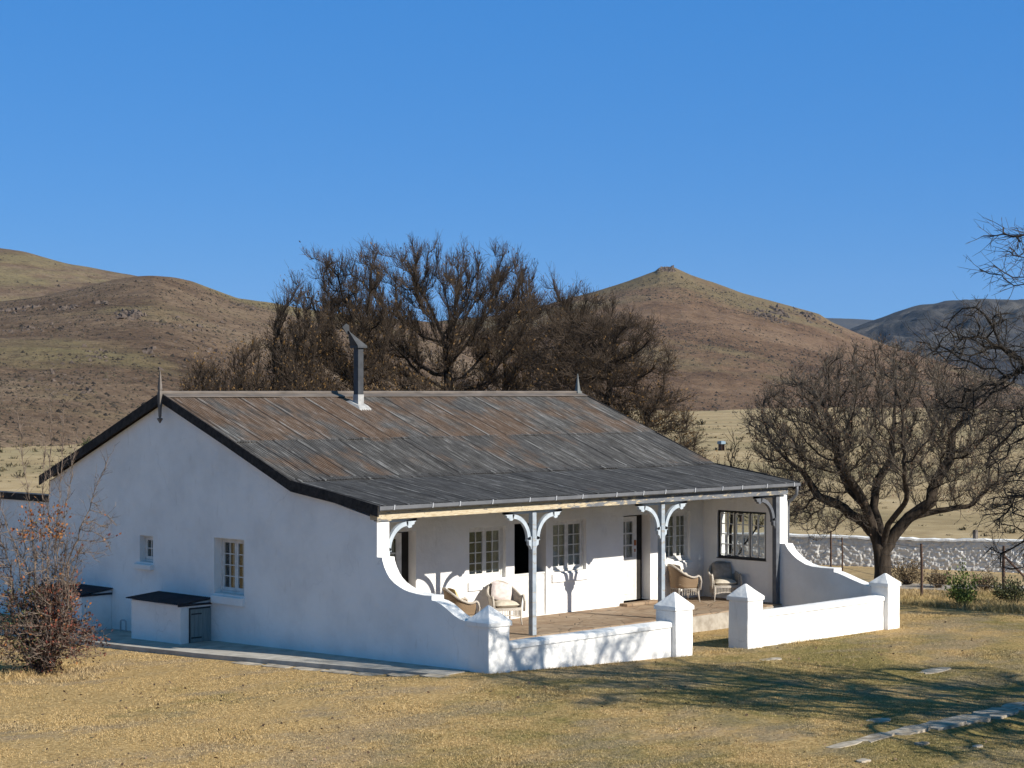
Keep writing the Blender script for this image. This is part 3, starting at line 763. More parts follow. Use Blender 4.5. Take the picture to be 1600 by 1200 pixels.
# gutter, clips, beam, fascia
bm = bmesh.new()
poly_prism(bm, [(3.10, 3.162), (3.11, 3.085), (3.14, 3.062), (3.215, 3.062), (3.215, 3.145), (3.205, 3.145), (3.205, 3.074), (3.146, 3.074), (3.122, 3.092), (3.112, 3.162)], [], "x", -0.12, 14.47)
gut = obj("gutter", bm, M["gutter"], house)
obj("end_cap", boxbm(-0.127, -0.12, 3.098, 3.218, 3.058, 3.164), M["gutter"], gut)
obj("end_cap", boxbm(14.47, 14.477, 3.098, 3.218, 3.058, 3.164), M["gutter"], gut)
for i in range(15):
    xx = 0.25 + i * 0.985 + 0.12 * math.sin(i * 1.9)
    bm = bmesh.new()
    hexa(bm, [(xx, 3.086, 3.075), (xx + 0.02, 3.086, 3.075), (xx + 0.02, 3.097, 3.075), (xx, 3.097, 3.075)], [(xx + 0.02, 3.086, 3.18), (xx + 0.04, 3.086, 3.18), (xx + 0.04, 3.097, 3.18), (xx + 0.02, 3.097, 3.18)])
    obj("clip", bm, M["bracketw"], gut)
bm = bmesh.new()
tube(bm, [(14.40, 3.165, 3.08), (14.40, 3.165, 2.98), (14.40, 3.18, 2.86), (14.40, 3.30, 2.74), (14.40, 3.42, 2.66), (14.40, 3.46, 2.5), (14.40, 3.46, -0.3)], 0.04, 10)
obj("downpipe", bm, M["gutter"], house, smooth=True)
bm = bmesh.new()
hexa(bm, [(-0.02, 3.30, 2.86), (14.20, 3.30, 2.86), (14.20, 3.54, 2.86), (-0.02, 3.54, 2.86)], [(-0.02, 3.30, 3.07), (14.20, 3.30, 3.07), (14.20, 3.54, 3.07), (-0.02, 3.54, 3.07)])
obj("veranda_beam", bm, M["beam"], house, bevel=0.01)
bm = bmesh.new()
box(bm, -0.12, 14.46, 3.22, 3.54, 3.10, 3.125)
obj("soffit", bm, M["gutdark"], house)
obj("pillar_cap", boxbm(-0.035, 0.36, 3.29, 3.40, 2.836, 2.859), M["beam"], house)

# posts with curved brackets
def bracket_bm(sgn, px, y0, y1, R_=0.60, z_arm=2.7930):
    bm = bmesh.new()
    def put(pl): poly_prism(bm, [(px + sgn * a, z) for a, z in pl], [], "y", y0, y1)
    put([(0.055, z_arm), (0.93, z_arm + 0.0), (0.93, 2.858), (0.055, 2.858)])
    put([(0.93, 2.858), (0.93, 2.7950), (0.86, 2.7580), (0.86, 2.7230), (0.79, 2.6980), (0.78, 2.6580), (0.70, 2.6430), (0.66, 2.6780), (0.62, z_arm - .002), (0.62, z_arm + 0.012)][::-1])
    n = 14
    out_, in_ = [], []
    for i in range(n + 1):
        t = math.pi - (math.pi / 2) * i / n
        out_.append((0.68 + 0.585 * math.cos(t), 2.1880 + 0.60 * math.sin(t)))
        in_.append((0.68 + 0.49 * math.cos(t), 2.1880 + 0.505 * math.sin(t)))
    put(out_ + in_[::-1])
    put([(0.055, 1.96), (0.085, 1.98), (0.105, 2.04), (0.155, 2.07), (0.165, 2.1880), (0.205, 2.16), (0.19, 2.235), (0.13, 2.26), (0.055, 2.26)])
    return bm

def post(px, mat, bmat, sides, hw=0.065):
    bm = bmesh.new()
    box(bm, px - hw, px + hw, 3.405, 3.535, 0.02, 2.858)
    p = obj("post", bm, mat, house, bevel=0.008)
    for s in sides:
        obj("bracket", bracket_bm(s, px, 3.43, 3.51), bmat, p)
post(4.80, M["post"], M["brkt"], (-1, 1))
post(9.30, M["post"], M["brkt"], (-1, 1))
post(13.90, M["postdark"], M["postdark"], (-1,), 0.075)
o = obj("bracket", bracket_bm(1, 0.285, 3.43, 3.51), M["brkt"], house)

# windows ------------------------------------------------------------
def window(origin, ux, width, z0, z1, cas, nx, ny, depth_dir, fmat, gmat, parent, name="window", curtain=None, stile=0.058, mun=0.022, fr=0.05):
    """origin = (x,y) of the frame's left corner, ux = unit (x,y) along the width; depth_dir = unit (x,y) pointing inward"""
    def P(a, d, z): return (origin[0] + ux[0] * a + depth_dir[0] * d, origin[1] + ux[1] * a + depth_dir[1] * d, z)
    bm = bmesh.new()
    def bar(a0, a1, zz0, zz1, d0, d1):
        v = [bm.verts.new(P(a, d, z)) for a in (a0, a1) for d in (d0, d1) for z in (zz0, zz1)]
        for f in ((0, 1, 3, 2), (4, 6, 7, 5), (0, 4, 5, 1), (2, 3, 7, 6), (0, 2, 6, 4), (1, 5, 7, 3)):
            bm.faces.new([v[i] for i in f])
    bar(0, fr, z0, z1, 0, 0.09); bar(width - fr, width, z0, z1, 0, 0.09)
    bar(fr, width - fr, z0, z0 + fr, 0, 0.09); bar(fr, width - fr, z1 - fr, z1, 0, 0.09)
    cw = (width - 2 * fr) / cas
    panes = []
    for c in range(cas):
        a0 = fr + c * cw + 0.004; a1 = fr + (c + 1) * cw - 0.004
        b0, b1 = z0 + fr + 0.004, z1 - fr - 0.004
        s = stile
        bar(a0, a0 + s, b0, b1, 0.015, 0.06); bar(a1 - s, a1, b0, b1, 0.015, 0.06)
        bar(a0 + s, a1 - s, b0, b0 + s * 1.25, 0.017, 0.058); bar(a0 + s, a1 - s, b1 - s, b1, 0.017, 0.058)
        A0, A1, B0, B1 = a0 + s, a1 - s, b0 + s * 1.25, b1 - s
        for i in range(1, nx):
            m = A0 + (A1 - A0) * i / nx
            bar(m - mun / 2, m + mun / 2, B0, B1, 0.022, 0.052)
        for j in range(1, ny):
            m = B0 + (B1 - B0) * j / ny
            bar(A0, A1, m - mun / 2, m + mun / 2, 0.024, 0.050)
        panes.append((A0, A1, B0, B1))
    wo = obj(name, bm, fmat, parent)
    bm = bmesh.new()
    for A0, A1, B0, B1 in panes:
        v = [bm.verts.new(P(a, d, z)) for a in (A0, A1) for d in (0.036, 0.040) for z in (B0, B1)]
        for f in ((0, 1, 3, 2), (4, 6, 7, 5), (0, 4, 5, 1), (2, 3, 7, 6), (0, 2, 6, 4), (1, 5, 7, 3)):
            bm.faces.new([v[i] for i in f])
    obj("panes", bm, gmat, wo)
    if curtain:
        for c0, c1 in curtain:
            bm = bmesh.new()
            n = 40; rows = []
            for i in range(n + 1):
                a = c0 + (c1 - c0) * i / n
                d = 0.13 + 0.022 * math.sin(i * 1.35) + 0.01 * math.sin(i * 0.5)
                rows.append((bm.verts.new(P(a, d, z0 + 0.02)), bm.verts.new(P(a, d, z1 - 0.02))))
            for i in range(n): bm.faces.new((rows[i][0], rows[i + 1][0], rows[i + 1][1], rows[i][1]))
            obj("curtain", bm, M["curtain"], wo, smooth=True)
    return wo

def sill(parent, x0, x1, y0, y1, z0, z1, drop_axis):
    bm = bmesh.new()
    if drop_axis == "y":   # slopes down towards -y
        hexa(bm, [(x0, y0, z0), (x1, y0, z0), (x1, y1, z0), (x0, y1, z0)], [(x0, y0, z1 - 0.05), (x1, y0, z1 - 0.05), (x1, y1, z1), (x0, y1, z1)])
    else:
        hexa(bm, [(x0, y0, z0), (x1, y0, z0), (x1, y1, z0), (x0, y1, z0)], [(x0, y0, z1 - 0.05), (x1, y0, z1), (x1, y1, z1), (x0, y1, z1 - 0.05)])
    obj("sill", bm, M["plaster"], parent, bevel=0.012)

F_, G_ = M["frame"], M["glass"]
wa = window((5.225, YB + 0.10), (1, 0), 1.22, 1.055, 2.295, 2, 2, 4, (0, 1), F_, G_, house, curtain=[(0.95, 1.2)])
sill(wa, 5.17, 6.50, YB - 0.045, YB + 0.10, 0.80, 1.05, "y")
wb = window((8.115, YB + 0.10), (1, 0), 1.21, 1.055, 2.32, 2, 2, 4, (0, 1), F_, G_, house, curtain=[(0.03, 1.18)])
sill(wb, 8.06, 9.38, YB - 0.045, YB + 0.10, 0.80, 1.05, "y")
wc = window((12.435, YB + 0.10), (1, 0), 1.01, 1.035, 2.33, 2, 2, 4, (0, 1), F_, G_, house, curtain=[(0.03, 0.98)])
sill(wc, 12.40, 13.52, YB - 0.045, YB + 0.10, 0.80, 1.03, "y")
we = window((XR0 + 0.03, 3.88), (0, 1), 1.61, 1.105, 2.365, 3, 2, 4, (1, 0), M["black"], M["glassthru"], house, stile=0.012, mun=0.001, fr=0.035)
bm = bmesh.new()
cw = (1.61 - 0.07) / 3
for c in range(3):       # pale glazing bars inside the black casements
    y0 = 3.88 + 0.035 + c * cw + 0.016; y1 = y0 + cw - 0.032
    for t in (0.0, 0.5, 1.0):
        m = y0 + 0.018 + (y1 - y0 - 0.036) * t
        box(bm, XR0 + 0.048, XR0 + 0.086, m - 0.019, m + 0.019, 1.18, 2.29)
    for j in range(5):
        m = 1.192 + (2.278 - 1.192) * j / 4
        box(bm, XR0 + 0.05, XR0 + 0.084, y0, y1, m - 0.011, m + 0.011)
obj("glazing_bars", bm, F_, we)
obj("sill", boxbm(XR0 - 0.025, XR0 + 0.03, 3.86, 5.51, 1.085, 1.105), M["black"], we)
wg = window((0.20, 9.0), (0, -1), 1.13, 0.935, 2.195, 2, 2, 4, (1, 0), F_, G_, house, curtain=[(0.28, 0.52), (0.62, 1.1)])
sill(wg, -0.08, 0.20, 7.84, 9.03, 0.70, 0.93, "x")
ws = window((0.13, 11.97), (0, -1), 0.55, 1.465, 2.09, 1, 2, 2, (1, 0), F_, G_, house, curtain=[(0.05, 0.5)])
sill(ws, -0.10, 0.13, 11.39, 12.10, 1.29, 1.46, "x")

# doors --------------------------------------------------------------
def glazed_door(x0, x1, z0, z1, yl, handle=True):
    bm = bmesh.new()
    gx0, gx1 = x0 + 0.10, x1 - 0.16
    gz0, gz1 = z0 + 1.12, z1 - 0.13
    poly_prism(bm, rect(x0, x1, z0, z1), [rect(gx0, gx1, gz0, gz1)], "y", yl, yl + 0.045)
    mid = (gx0 + gx1) / 2
    box(bm, mid - 0.02, mid + 0.02, yl + 0.006, yl + 0.04, gz0, gz1)
    for j in (1, 2):
        m = gz0 + (gz1 - gz0) * j / 3
        box(bm, gx0, gx1, yl + 0.008, yl + 0.038, m - 0.018, m + 0.018)
    for a, b, c, d_ in ((x0 + 0.08, x1 - 0.1, z0 + 0.16, z0 + 0.18), (x0 + 0.08, x1 - 0.1, z0 + 0.82, z0 + 0.84), (x0 + 0.06, x0 + 0.08, z0 + 0.16, z0 + 0.84), (x1 - 0.1, x1 - 0.08, z0 + 0.16, z0 + 0.84)):
        box(bm, a, b, yl - 0.01, yl, c, d_)
    d = obj("door", bm, F_, house)
    obj("panes", boxbm(gx0, gx1, yl + 0.02, yl + 0.024, gz0, gz1), G_, d)
    bm = bmesh.new(); n = 30; rows = []
    for i in range(n + 1):
        a = gx0 + (gx1 - gx0) * i / n; dd = yl + 0.09 + 0.015 * math.sin(i * 1.4)
        rows.append((bm.verts.new((a, dd, gz0 - 0.05)), bm.verts.new((a, dd, gz1 + 0.05))))
    for i in range(n): bm.faces.new((rows[i][0], rows[i + 1][0], rows[i + 1][1], rows[i][1]))
    obj("curtain", bm, M["curtain"], d, smooth=True)
    if handle:
        obj("handle", boxbm(x1 - 0.10, x1 - 0.05, yl - 0.035, yl, z0 + 1.42, z0 + 1.56), M["rustm"], d)
        obj("keyhole_plate", boxbm(x1 - 0.09, x1 - 0.06, yl - 0.02, yl, z0 + 1.25, z0 + 1.33), M["rustm"], d)
glazed_door(10.78, 11.56, 0.10, 2.28, 6.24)
glazed_door(2.48, 3.26, 0.03, 2.28, 6.20, False)
obj("dark_door_gap", boxbm(11.56, 11.80, 6.27, 6.31, 0.10, 2.32), M["dark"], house)  # dark strip in place of the shadowed gap beside the door leaf
obj("dark_door_gap", boxbm(3.27, 3.50, 6.23, 6.27, 0.03, 2.31), M["dark"], house)
bm = bmesh.new(); box(bm, 6.76, 7.85, 6.02, 6.065, 0.03, 1.09); box(bm, 6.76, 7.85, 6.01, 6.02, 0.92, 0.935); box(bm, 6.76, 7.85, 6.005, 6.02, 1.05, 1.09)
obj("half_door", bm, F_, house)
obj("threshold", boxbm(10.6, 11.95, 5.72, 6.30, 0.02, 0.09), M["flag"], house, bevel=0.01)

# veranda floor, slab beside the gable
bm = bmesh.new()
box(bm, 0.34, XR0, 3.36, YB + 0.2, -0.9, 0.02)
tag(obj("veranda_floor", bm, M["flag"]), "brown flagstone floor of the open veranda", "floor", kind="structure")
bm = boxbm(0.36, XR0 - 0.02, 3.33, 3.36, -0.85, -0.015)
tag(obj("floor_edge", bm, M["step"]), "worn plastered step along the edge of the veranda floor", "step", kind="structure")
bm = bmesh.new()
rgs = random.Random(4)
N_ = 30
edge = []
for i in range(N_ + 1):
    y = 0.55 + (15.5 - 0.55) * i / N_
    edge.append((y, float(np.interp(y, [0.55, 3.07, 5.8, 7.7, 9.5, 13, 16], [-0.62, -0.98, -1.36, -1.6, -1.75, -1.85, -1.85])) + rgs.uniform(-0.02, 0.02)))
for i in range(N_):
    (y0, e0), (y1, e1) = edge[i], edge[i + 1]
    zt0, zt1 = 0.02 - 0.021 * y0, 0.02 - 0.021 * y1
    hexa(bm, [(e0, y0, -0.6), (0.0, y0, -0.6), (0.0, y1, -0.6), (e1, y1, -0.6)], [(e0, y0, zt0 - 0.02), (0.0, y0, zt0), (0.0, y1, zt1), (e1, y1, zt1 - 0.02)])
bmesh.ops.remove_doubles(bm, verts=bm.verts, dist=0.0005)
tag(obj("path_slab", bm, M["slab"]), "narrow concrete apron along the foot of the gable wall", "path", kind="structure")

# ------------------------------------------------------------------ forecourt walls and gate pillars
def uneven(o, amt, cuts, seed):
    """hand-plastered: subdivide and push the surface a few millimetres"""
    bm = bmesh.new(); bm.from_mesh(o.data)
    bmesh.ops.subdivide_edges(bm, edges=bm.edges, cuts=cuts, use_grid_fill=True)
    for v in bm.verts:
        p = v.co
        q = np.array([p.x * 2.3 + seed, p.y * 2.3 + p.z * 2.9])
        v.co.x += amt * float(fbm(np.array([p.y * 3 + seed]), np.array([p.z * 3]), 3, seed)[0]) * 2
        v.co.y += amt * float(fbm(np.array([p.x * 3 + seed]), np.array([p.z * 3 + 5]), 3, seed + 1)[0]) * 2
        v.co.z += amt * float(fbm(np.array([p.x * 3 + seed]), np.array([p.y * 3 + 9]), 3, seed + 2)[0]) * 1.5
    bm.to_mesh(o.data); bm.free()
    return o

def pier(x, y, w_, zb, zc, zp, label):
    t = thing("gate_pillar", label, "pillar", (x + w_ / 2, y + w_ / 2, zb), 0, "white pillars with pyramid caps")
    h = w_ / 2
    uneven(obj("shaft", boxbm(-h, h, -h, h, -0.4, zc - zb), M["plaster"], t, bevel=0.02), 0.014, 7, int(x * 7) + 3)
    bm = bmesh.new()
    g = h + 0.028
    lo = zc - zb
    rings = [[(-g, -g, lo), (g, -g, lo), (g, g, lo), (-g, g, lo)], [(-g, -g, lo + 0.085), (g, -g, lo + 0.085), (g, g, lo + 0.085), (-g, g, lo + 0.085)],
             [(-0.02, -0.02, zp - zb), (0.02, -0.02, zp - zb), (0.02, 0.02, zp - zb), (-0.02, 0.02, zp - zb)]]
    hexa(bm, rings[0], rings[1]); hexa(bm, rings[1], rings[2])
    bmesh.ops.remove_doubles(bm, verts=bm.verts, dist=0.001)
    dup_f = [f for f in bm.faces if all(abs(v.co.z - lo - 0.085) < 1e-4 for v in f.verts)]
    bmesh.ops.delete(bm, geom=dup_f, context="FACES_ONLY")
    uneven(obj("cap", bm, M["plaster"], t, bevel=0.018), 0.014, 4, int(x * 5) + 11)
pier(-0.012, 0.0, 0.60, 0.0, 0.905, 1.30, "white pillar at the corner by the left gable wall, dappled with shade")
pier(5.70, 0.0, 0.58, -0.24, 0.765, 1.135, "white pillar on the left side of the forecourt gateway")
pier(8.235, 0.0, 0.56, -0.31, 0.78, 1.14, "white pillar on the right side of the forecourt gateway")
pier(13.86, 0.0, 0.52, -0.35, 0.70, 1.01, "farthest white pillar at the right end, in front of the bare tree")

def low_wall(x0, x1, z0b, z1b, zt, label):
    t = thing("low_wall", label, "wall", (x0, 0.3, z0b), 0, "low white forecourt walls")
    bm = bmesh.new()
    n = 10
    L = x1 - x0
    box(bm, 0, L, -0.18, 0.16, -0.5, zt - z0b - 0.10)
    uneven(obj("wall_body", bm, M["plaster"], t), 0.014, 16, int(x0) + 21)
    bm = bmesh.new()
    c = zt - z0b
    prof = [(-0.215, c - 0.115), (-0.215, c - 0.045), (-0.20, c - 0.02), (-0.15, c - 0.002), (0.0, c + 0.008), (0.13, c - 0.002), (0.18, c - 0.03), (0.19, c - 0.115)]
    rows = []
    for i in range(49):
        xx = L * i / 48
        wz = 0.020 * float(fbm(np.array([xx * 0.9 + x0]), np.array([1.0]), 4, 3)[0]); wy = 0.02 * float(fbm(np.array([xx * 1.3 + x0]), np.array([7.0]), 3, 5)[0])
        rows.append([bm.verts.new((xx, a + wy, z + wz * (1 if k not in (0, 7) else 0.5))) for k, (a, z) in enumerate(prof)])
    for a, b in zip(rows[:-1], rows[1:]):
        for k in range(8): bm.faces.new((a[k], b[k], b[(k + 1) % 8], a[(k + 1) % 8]))
    bm.faces.new(rows[0]); bm.faces.new(rows[-1][::-1])
    obj("coping", bm, M["plaster"], t)
low_wall(0.588, 5.70, 0.0, -0.2, 0.53, "low white wall left of the gateway, with branch shadows across it")
low_wall(8.795, 13.86, -0.3, -0.35, 0.475, "low white wall right of the gateway, fully sunlit")

# ------------------------------------------------------------------ bunkers against the gable, annex
def bunker(y0, y1, xf, zr0, zr1, zb, label, door):
    t = thing("bunker", label, "bunker", (0, 0, 0), 0, "lidded white bunkers against the gable")
    bm = bmesh.new()
    poly_prism(bm, [(-0.004, zb), (xf, zb), (xf, zr1 - 0.05), (-0.004, zr0 - 0.05)], [], "y", y0, y1)
    obj("wall", bm, M["plaster"], t, bevel=0.01)
    bm = bmesh.new()
    n = int((y1 - y0 + 0.2) / 0.0127)
    ys = np.linspace(y0 - 0.07, y1 + 0.09, n)
    for a, b in zip(ys[:-1], ys[1:]):
        za, zb_ = 0.010 * math.sin(a / 0.0762 * 6.283), 0.010 * math.sin(b / 0.0762 * 6.283)
        v = [bm.verts.new(p) for p in ((-0.004, a, zr0 + za), (xf - 0.10, a, zr1 + za - 0.01), (xf - 0.10, b, zr1 + zb_ - 0.01), (-0.004, b, zr0 + zb_))]
        bm.faces.new(v)
        u = [bm.verts.new((p.co.x, p.co.y, p.co.z - 0.006)) for p in v]
        bm.faces.new(u[::-1]); bm.faces.new((v[1], u[1], u[2], v[2]))
        if a == ys[0]: bm.faces.new((v[0], u[0], u[1], v[1]))
    box(bm, xf - 0.085, -0.02, y0 - 0.045, y0 - 0.015, zr1 - 0.075, zr1 - 0.025)
    lid = obj("lid", bm, M["sheetdark"], t)
    if door:
        bm = bmesh.new()
        bx0, bx1 = xf + 0.26, -0.03
        nb = 5
        for i in range(nb):
            a = bx0 + (bx1 - bx0) * i / nb
            box(bm, a + 0.004, a + (bx1 - bx0) / nb - 0.004, y0 - 0.03, y0 - 0.004, zb + 0.33, zr1 - 0.16)
        d = obj("door", bm, M["doorg"], t)
        for zh in (zr1 - 0.28, zb + 0.42): obj("hinge", boxbm(bx0 + 0.02, bx0 + 0.30, y0 - 0.04, y0 - 0.03, zh, zh + 0.03), M["seam"], d)
        bm = bmesh.new(); box(bm, bx0 - 0.03, bx0, y0 - 0.02, y0 - 0.003, zb + 0.3, zr1 - 0.12); box(bm, bx0, bx1, y0 - 0.02, y0 - 0.003, zr1 - 0.15, zr1 - 0.12); box(bm, bx0, bx1, y0 - 0.006, y0 - 0.002, zb + 0.3, zr1 - 0.15)
        obj("door_frame", bm, M["seam"], t)
bunker(9.10, 11.05, -0.86, 0.81, 0.74, -0.5, "white masonry bunker with black lid and grey green board door", True)
bunker(13.16, 15.2, -0.86, 0.74, 0.66, -0.6, "smaller white bunker with black lid half hidden by the autumn bush", False)

an = thing("annex", "low flat roofed white annex behind the autumn bush at the left edge", "annex", (0.2, 16.0, 0))
obj("wall", boxbm(0.10, 6.0, 0.0, 6.8, -1.2, 2.08), M["plaster"], an)
obj("gable", boxbm(0.02, 0.098, 0.0, 6.8, -1.2, 2.86), M["plaster"], an)
obj("fascia", boxbm(-0.03, 0.02, 0.02, 6.9, 2.70, 2.875), M["barge"], an)
bm = bmesh.new()
hexa(bm, [(-0.05, 0.0, 2.88), (6.1, 0.0, 2.1), (6.1, 6.92, 2.1), (-0.05, 6.92, 2.88)], [(-0.05, 0.0, 2.915), (6.1, 0.0, 2.135), (6.1, 6.92, 2.135), (-0.05, 6.92, 2.915)])
obj("roof", bm, M["flash"], an)

bm = bmesh.new()
tube(bm, [(-0.15, 12.55, -0.3), (-0.15, 12.55, 0.0), (-0.15, 12.50, 0.03), (-0.15, 12.38, 0.03), (-0.15, 12.33, 0.0), (-0.15, 12.33, -0.3)], 0.02, 8)
tag(obj("drain_pipe", bm, M["bracketw"], smooth=True), "small white looped pipe standing between the two bunkers", "pipe")
bm = bmesh.new()
tube(bm, [(-1.02, 13.45, -0.30), (-1.02, 13.45, -0.2), (-1.02, 13.45, 0.02), (-1.02, 13.45, 0.05)], [0.13, 0.15, 0.17, 0.175], 16)
tag(obj("bucket", bm, M["sheetdark"]), "black bucket beside the bunker half hidden by the bush", "bucket")

# ------------------------------------------------------------------ wicker chairs
def cushion(w_, d_, h_, mat, parent, M4, name):
    n = 12
    V, F = [], []
    for side in (1, -1):
        for i in range(n + 1):
            for j in range(n + 1):
                u, v = -1 + 2 * i / n, -1 + 2 * j / n
                e = max(0.0, (1 - abs(u) ** 2.6) * (1 - abs(v) ** 2.6)) ** 0.5
                k = 1 - 0.06 * (abs(u * v))
                wr = 0.06 * math.sin(5 * u + 3 * v) * e
                V.append(M4 @ Vector((u * w_ / 2 * k, v * d_ / 2 * k, side * h_ / 2 * (e + wr))))
    m = n + 1
    for s in range(2):
        for i in range(n):
            for j in range(n):
                q = [s * m * m + i * m + j, s * m * m + (i + 1) * m + j, s * m * m + (i + 1) * m + j + 1, s * m * m + i * m + j + 1]
                F.append(q if s == 0 else q[::-1])
    return np_obj(name, np.array([tuple(v) for v in V]), np.array(F), mat, parent, smooth=True)

def chair(x, y, rz, label, wick, seatm, backm, back_label=None, full_skirt=False, scale=1.0, tilt=0.0):
    """front of the chair is local -y"""
    t = thing("wicker_armchair", label, "armchair", (x, y, 0.02), rz, "wicker armchairs on the veranda")
    t.scale = (1.08, 1.08, 1.1)
    # U-shaped shell
    path = []
    for i in range(8): path.append((-0.31, -0.26 + 0.26 * i / 7, 0.62 - 0.035 * math.sin(i / 7 * 3.14)))
    for i in range(1, 18):
        a = math.pi - math.pi * i / 17
        s = math.sin(math.pi * i / 17)
        path.append((0.31 * math.cos(a), 0.30 * math.sin(a), 0.62 + 0.26 * s ** 1.4))
    for i in range(1, 8): path.append((0.31, -0.26 * i / 7, 0.62 - 0.035 * math.sin(i / 7 * 3.14)))
    bm = bmesh.new()
    rows = []
    for px, py, pz in path:
        nrm = Vector((px, max(py, 0.0), 0)).normalized()
        ro, ri = [], []
        for k in range(7):
            f = k / 6
            z = 0.33 + (pz - 0.33) * f
            off = nrm * (0.03 * f + 0.02 * f * f * (1 if pz > 0.65 else 0.6))
            ro.append(bm.verts.new((px + off.x, py + off.y, z)))
            ri.append(bm.verts.new((px + off.x - nrm.x * 0.022, py + off.y - nrm.y * 0.022, z)))
        rows.append((ro, ri))
    for a, b in zip(rows[:-1], rows[1:]):
        for k in range(6):
            bm.faces.new((a[0][k], b[0][k], b[0][k + 1], a[0][k + 1])); bm.faces.new((a[1][k], a[1][k + 1], b[1][k + 1], b[1][k]))
        bm.faces.new((a[0][6], b[0][6], b[1][6], a[1][6])); bm.faces.new((a[0][0], a[1][0], b[1][0], b[0][0]))
    for e in (rows[0], rows[-1]):
        for k in range(6): bm.faces.new((e[0][k], e[0][k + 1], e[1][k + 1], e[1][k]))
    obj("backrest", bm, wick, t, smooth=True)
    bm = bmesh.new()
    pts = []
    for px, py, pz in path:
        n_ = Vector((px, max(py, 0), 0)).normalized() * 0.05
        pts.append((px + n_.x, py + n_.y, pz + 0.012))
    pts = [(pts[0][0] - 0.01, pts[0][1] - 0.03, 0.30), (pts[0][0] - 0.012, pts[0][1] - 0.06, 0.5), (pts[0][0], pts[0][1] - 0.04, 0.60)] + pts + [(pts[-1][0], pts[-1][1] - 0.04, 0.60), (pts[-1][0] + 0.012, pts[-1][1] - 0.06, 0.5), (pts[-1][0] + 0.01, pts[-1][1] - 0.03, 0.30)]
    tube(bm, pts, 0.026, 8)
    obj("arm_rail", bm, M["wickerw"], t, smooth=True)
    bm = bmesh.new()
    seat = [(-0.31, -0.29)] + [(-0.15, -0.335), (0.0, -0.345), (0.15, -0.335)] + [(0.31, -0.29), (0.31, 0.0)] + [(0.31 * math.cos(a), 0.30 * math.sin(a)) for a in np.linspace(0.3, math.pi - 0.3, 8)] + [(-0.31, 0.0)]
    poly_prism(bm, seat, [], "z", 0.32, 0.375)
    obj("seat", bm, M["wickerw"], t)
    bm = bmesh.new()
    for i in range(17):     # skirt of upright canes below the seat
        f = -1 + 2 * i / 16
        xx = 0.29 * f; yy = -0.325 + 0.04 * f * f
        zl = 0.16 + (0.05 * (1 - abs(f)) if not full_skirt else 0)
        tube(bm, [(xx, yy, 0.33), (xx, yy, zl)], 0.0085, 6)
    for sx in (-1, 1):
        for i in range(8):
            yy = -0.27 + 0.42 * i / 7
            tube(bm, [(sx * 0.30, yy, 0.33), (sx * 0.30, yy, 0.17)], 0.0085, 6)
    tube(bm, [(-0.29, -0.285, 0.17), (-0.15, -0.315, 0.205 if not full_skirt else 0.165), (0, -0.325, 0.215 if not full_skirt else 0.165), (0.15, -0.315, 0.205 if not full_skirt else 0.165), (0.29, -0.285, 0.17)], 0.013, 6)
    obj("skirt", bm, M["wickerw"], t)
    for lx, ly in ((-0.29, -0.28), (0.29, -0.28), (-0.22, 0.2), (0.22, 0.2)):
        bm = bmesh.new(); tube(bm, [(lx * 1.08, ly * 1.1, 0.0), (lx * 1.02, ly * 1.02, 0.16), (lx, ly, 0.34)], [0.017, 0.02, 0.024], 8)
        obj("leg", bm, M["wickerw"], t, smooth=True)
    cushion(0.56, 0.56, 0.17, seatm, t, Matrix.Translation((0, -0.05, 0.435)), "seat_cushion")
    c = cushion(0.50, 0.42, 0.16, backm, t, Matrix.Translation((0, 0.13, 0.69)) @ Matrix.Rotation(tilt, 4, "Y") @ Matrix.Rotation(R(72), 4, "X"), "back_cushion")
    return t
chair(4.25, 5.30, R(66), "wicker armchair seen from its side above the curved wing wall, mustard cushion", M["wickerb"], M["cream"], M["yellow"])
chair(5.80, 5.40, R(-24), "wicker armchair with pinkish pillow below the first window, left of the post", M["wickerw"], M["cream"], M["pink"], tilt=R(14))
chair(12.62, 5.56, R(66), "brown backed wicker armchair turned away behind the second post, cream cushions", M["wickerb"], M["cream"], M["cream"])
chair(13.66, 5.02, R(-36), "wicker armchair with taupe pillow in the corner under the black framed window", M["wickerw"], M["cream"], M["taupe"])

# ------------------------------------------------------------------ trees
def norm(v):
    return v / np.maximum(np.linalg.norm(v, axis=-1, keepdims=True), 1e-9)

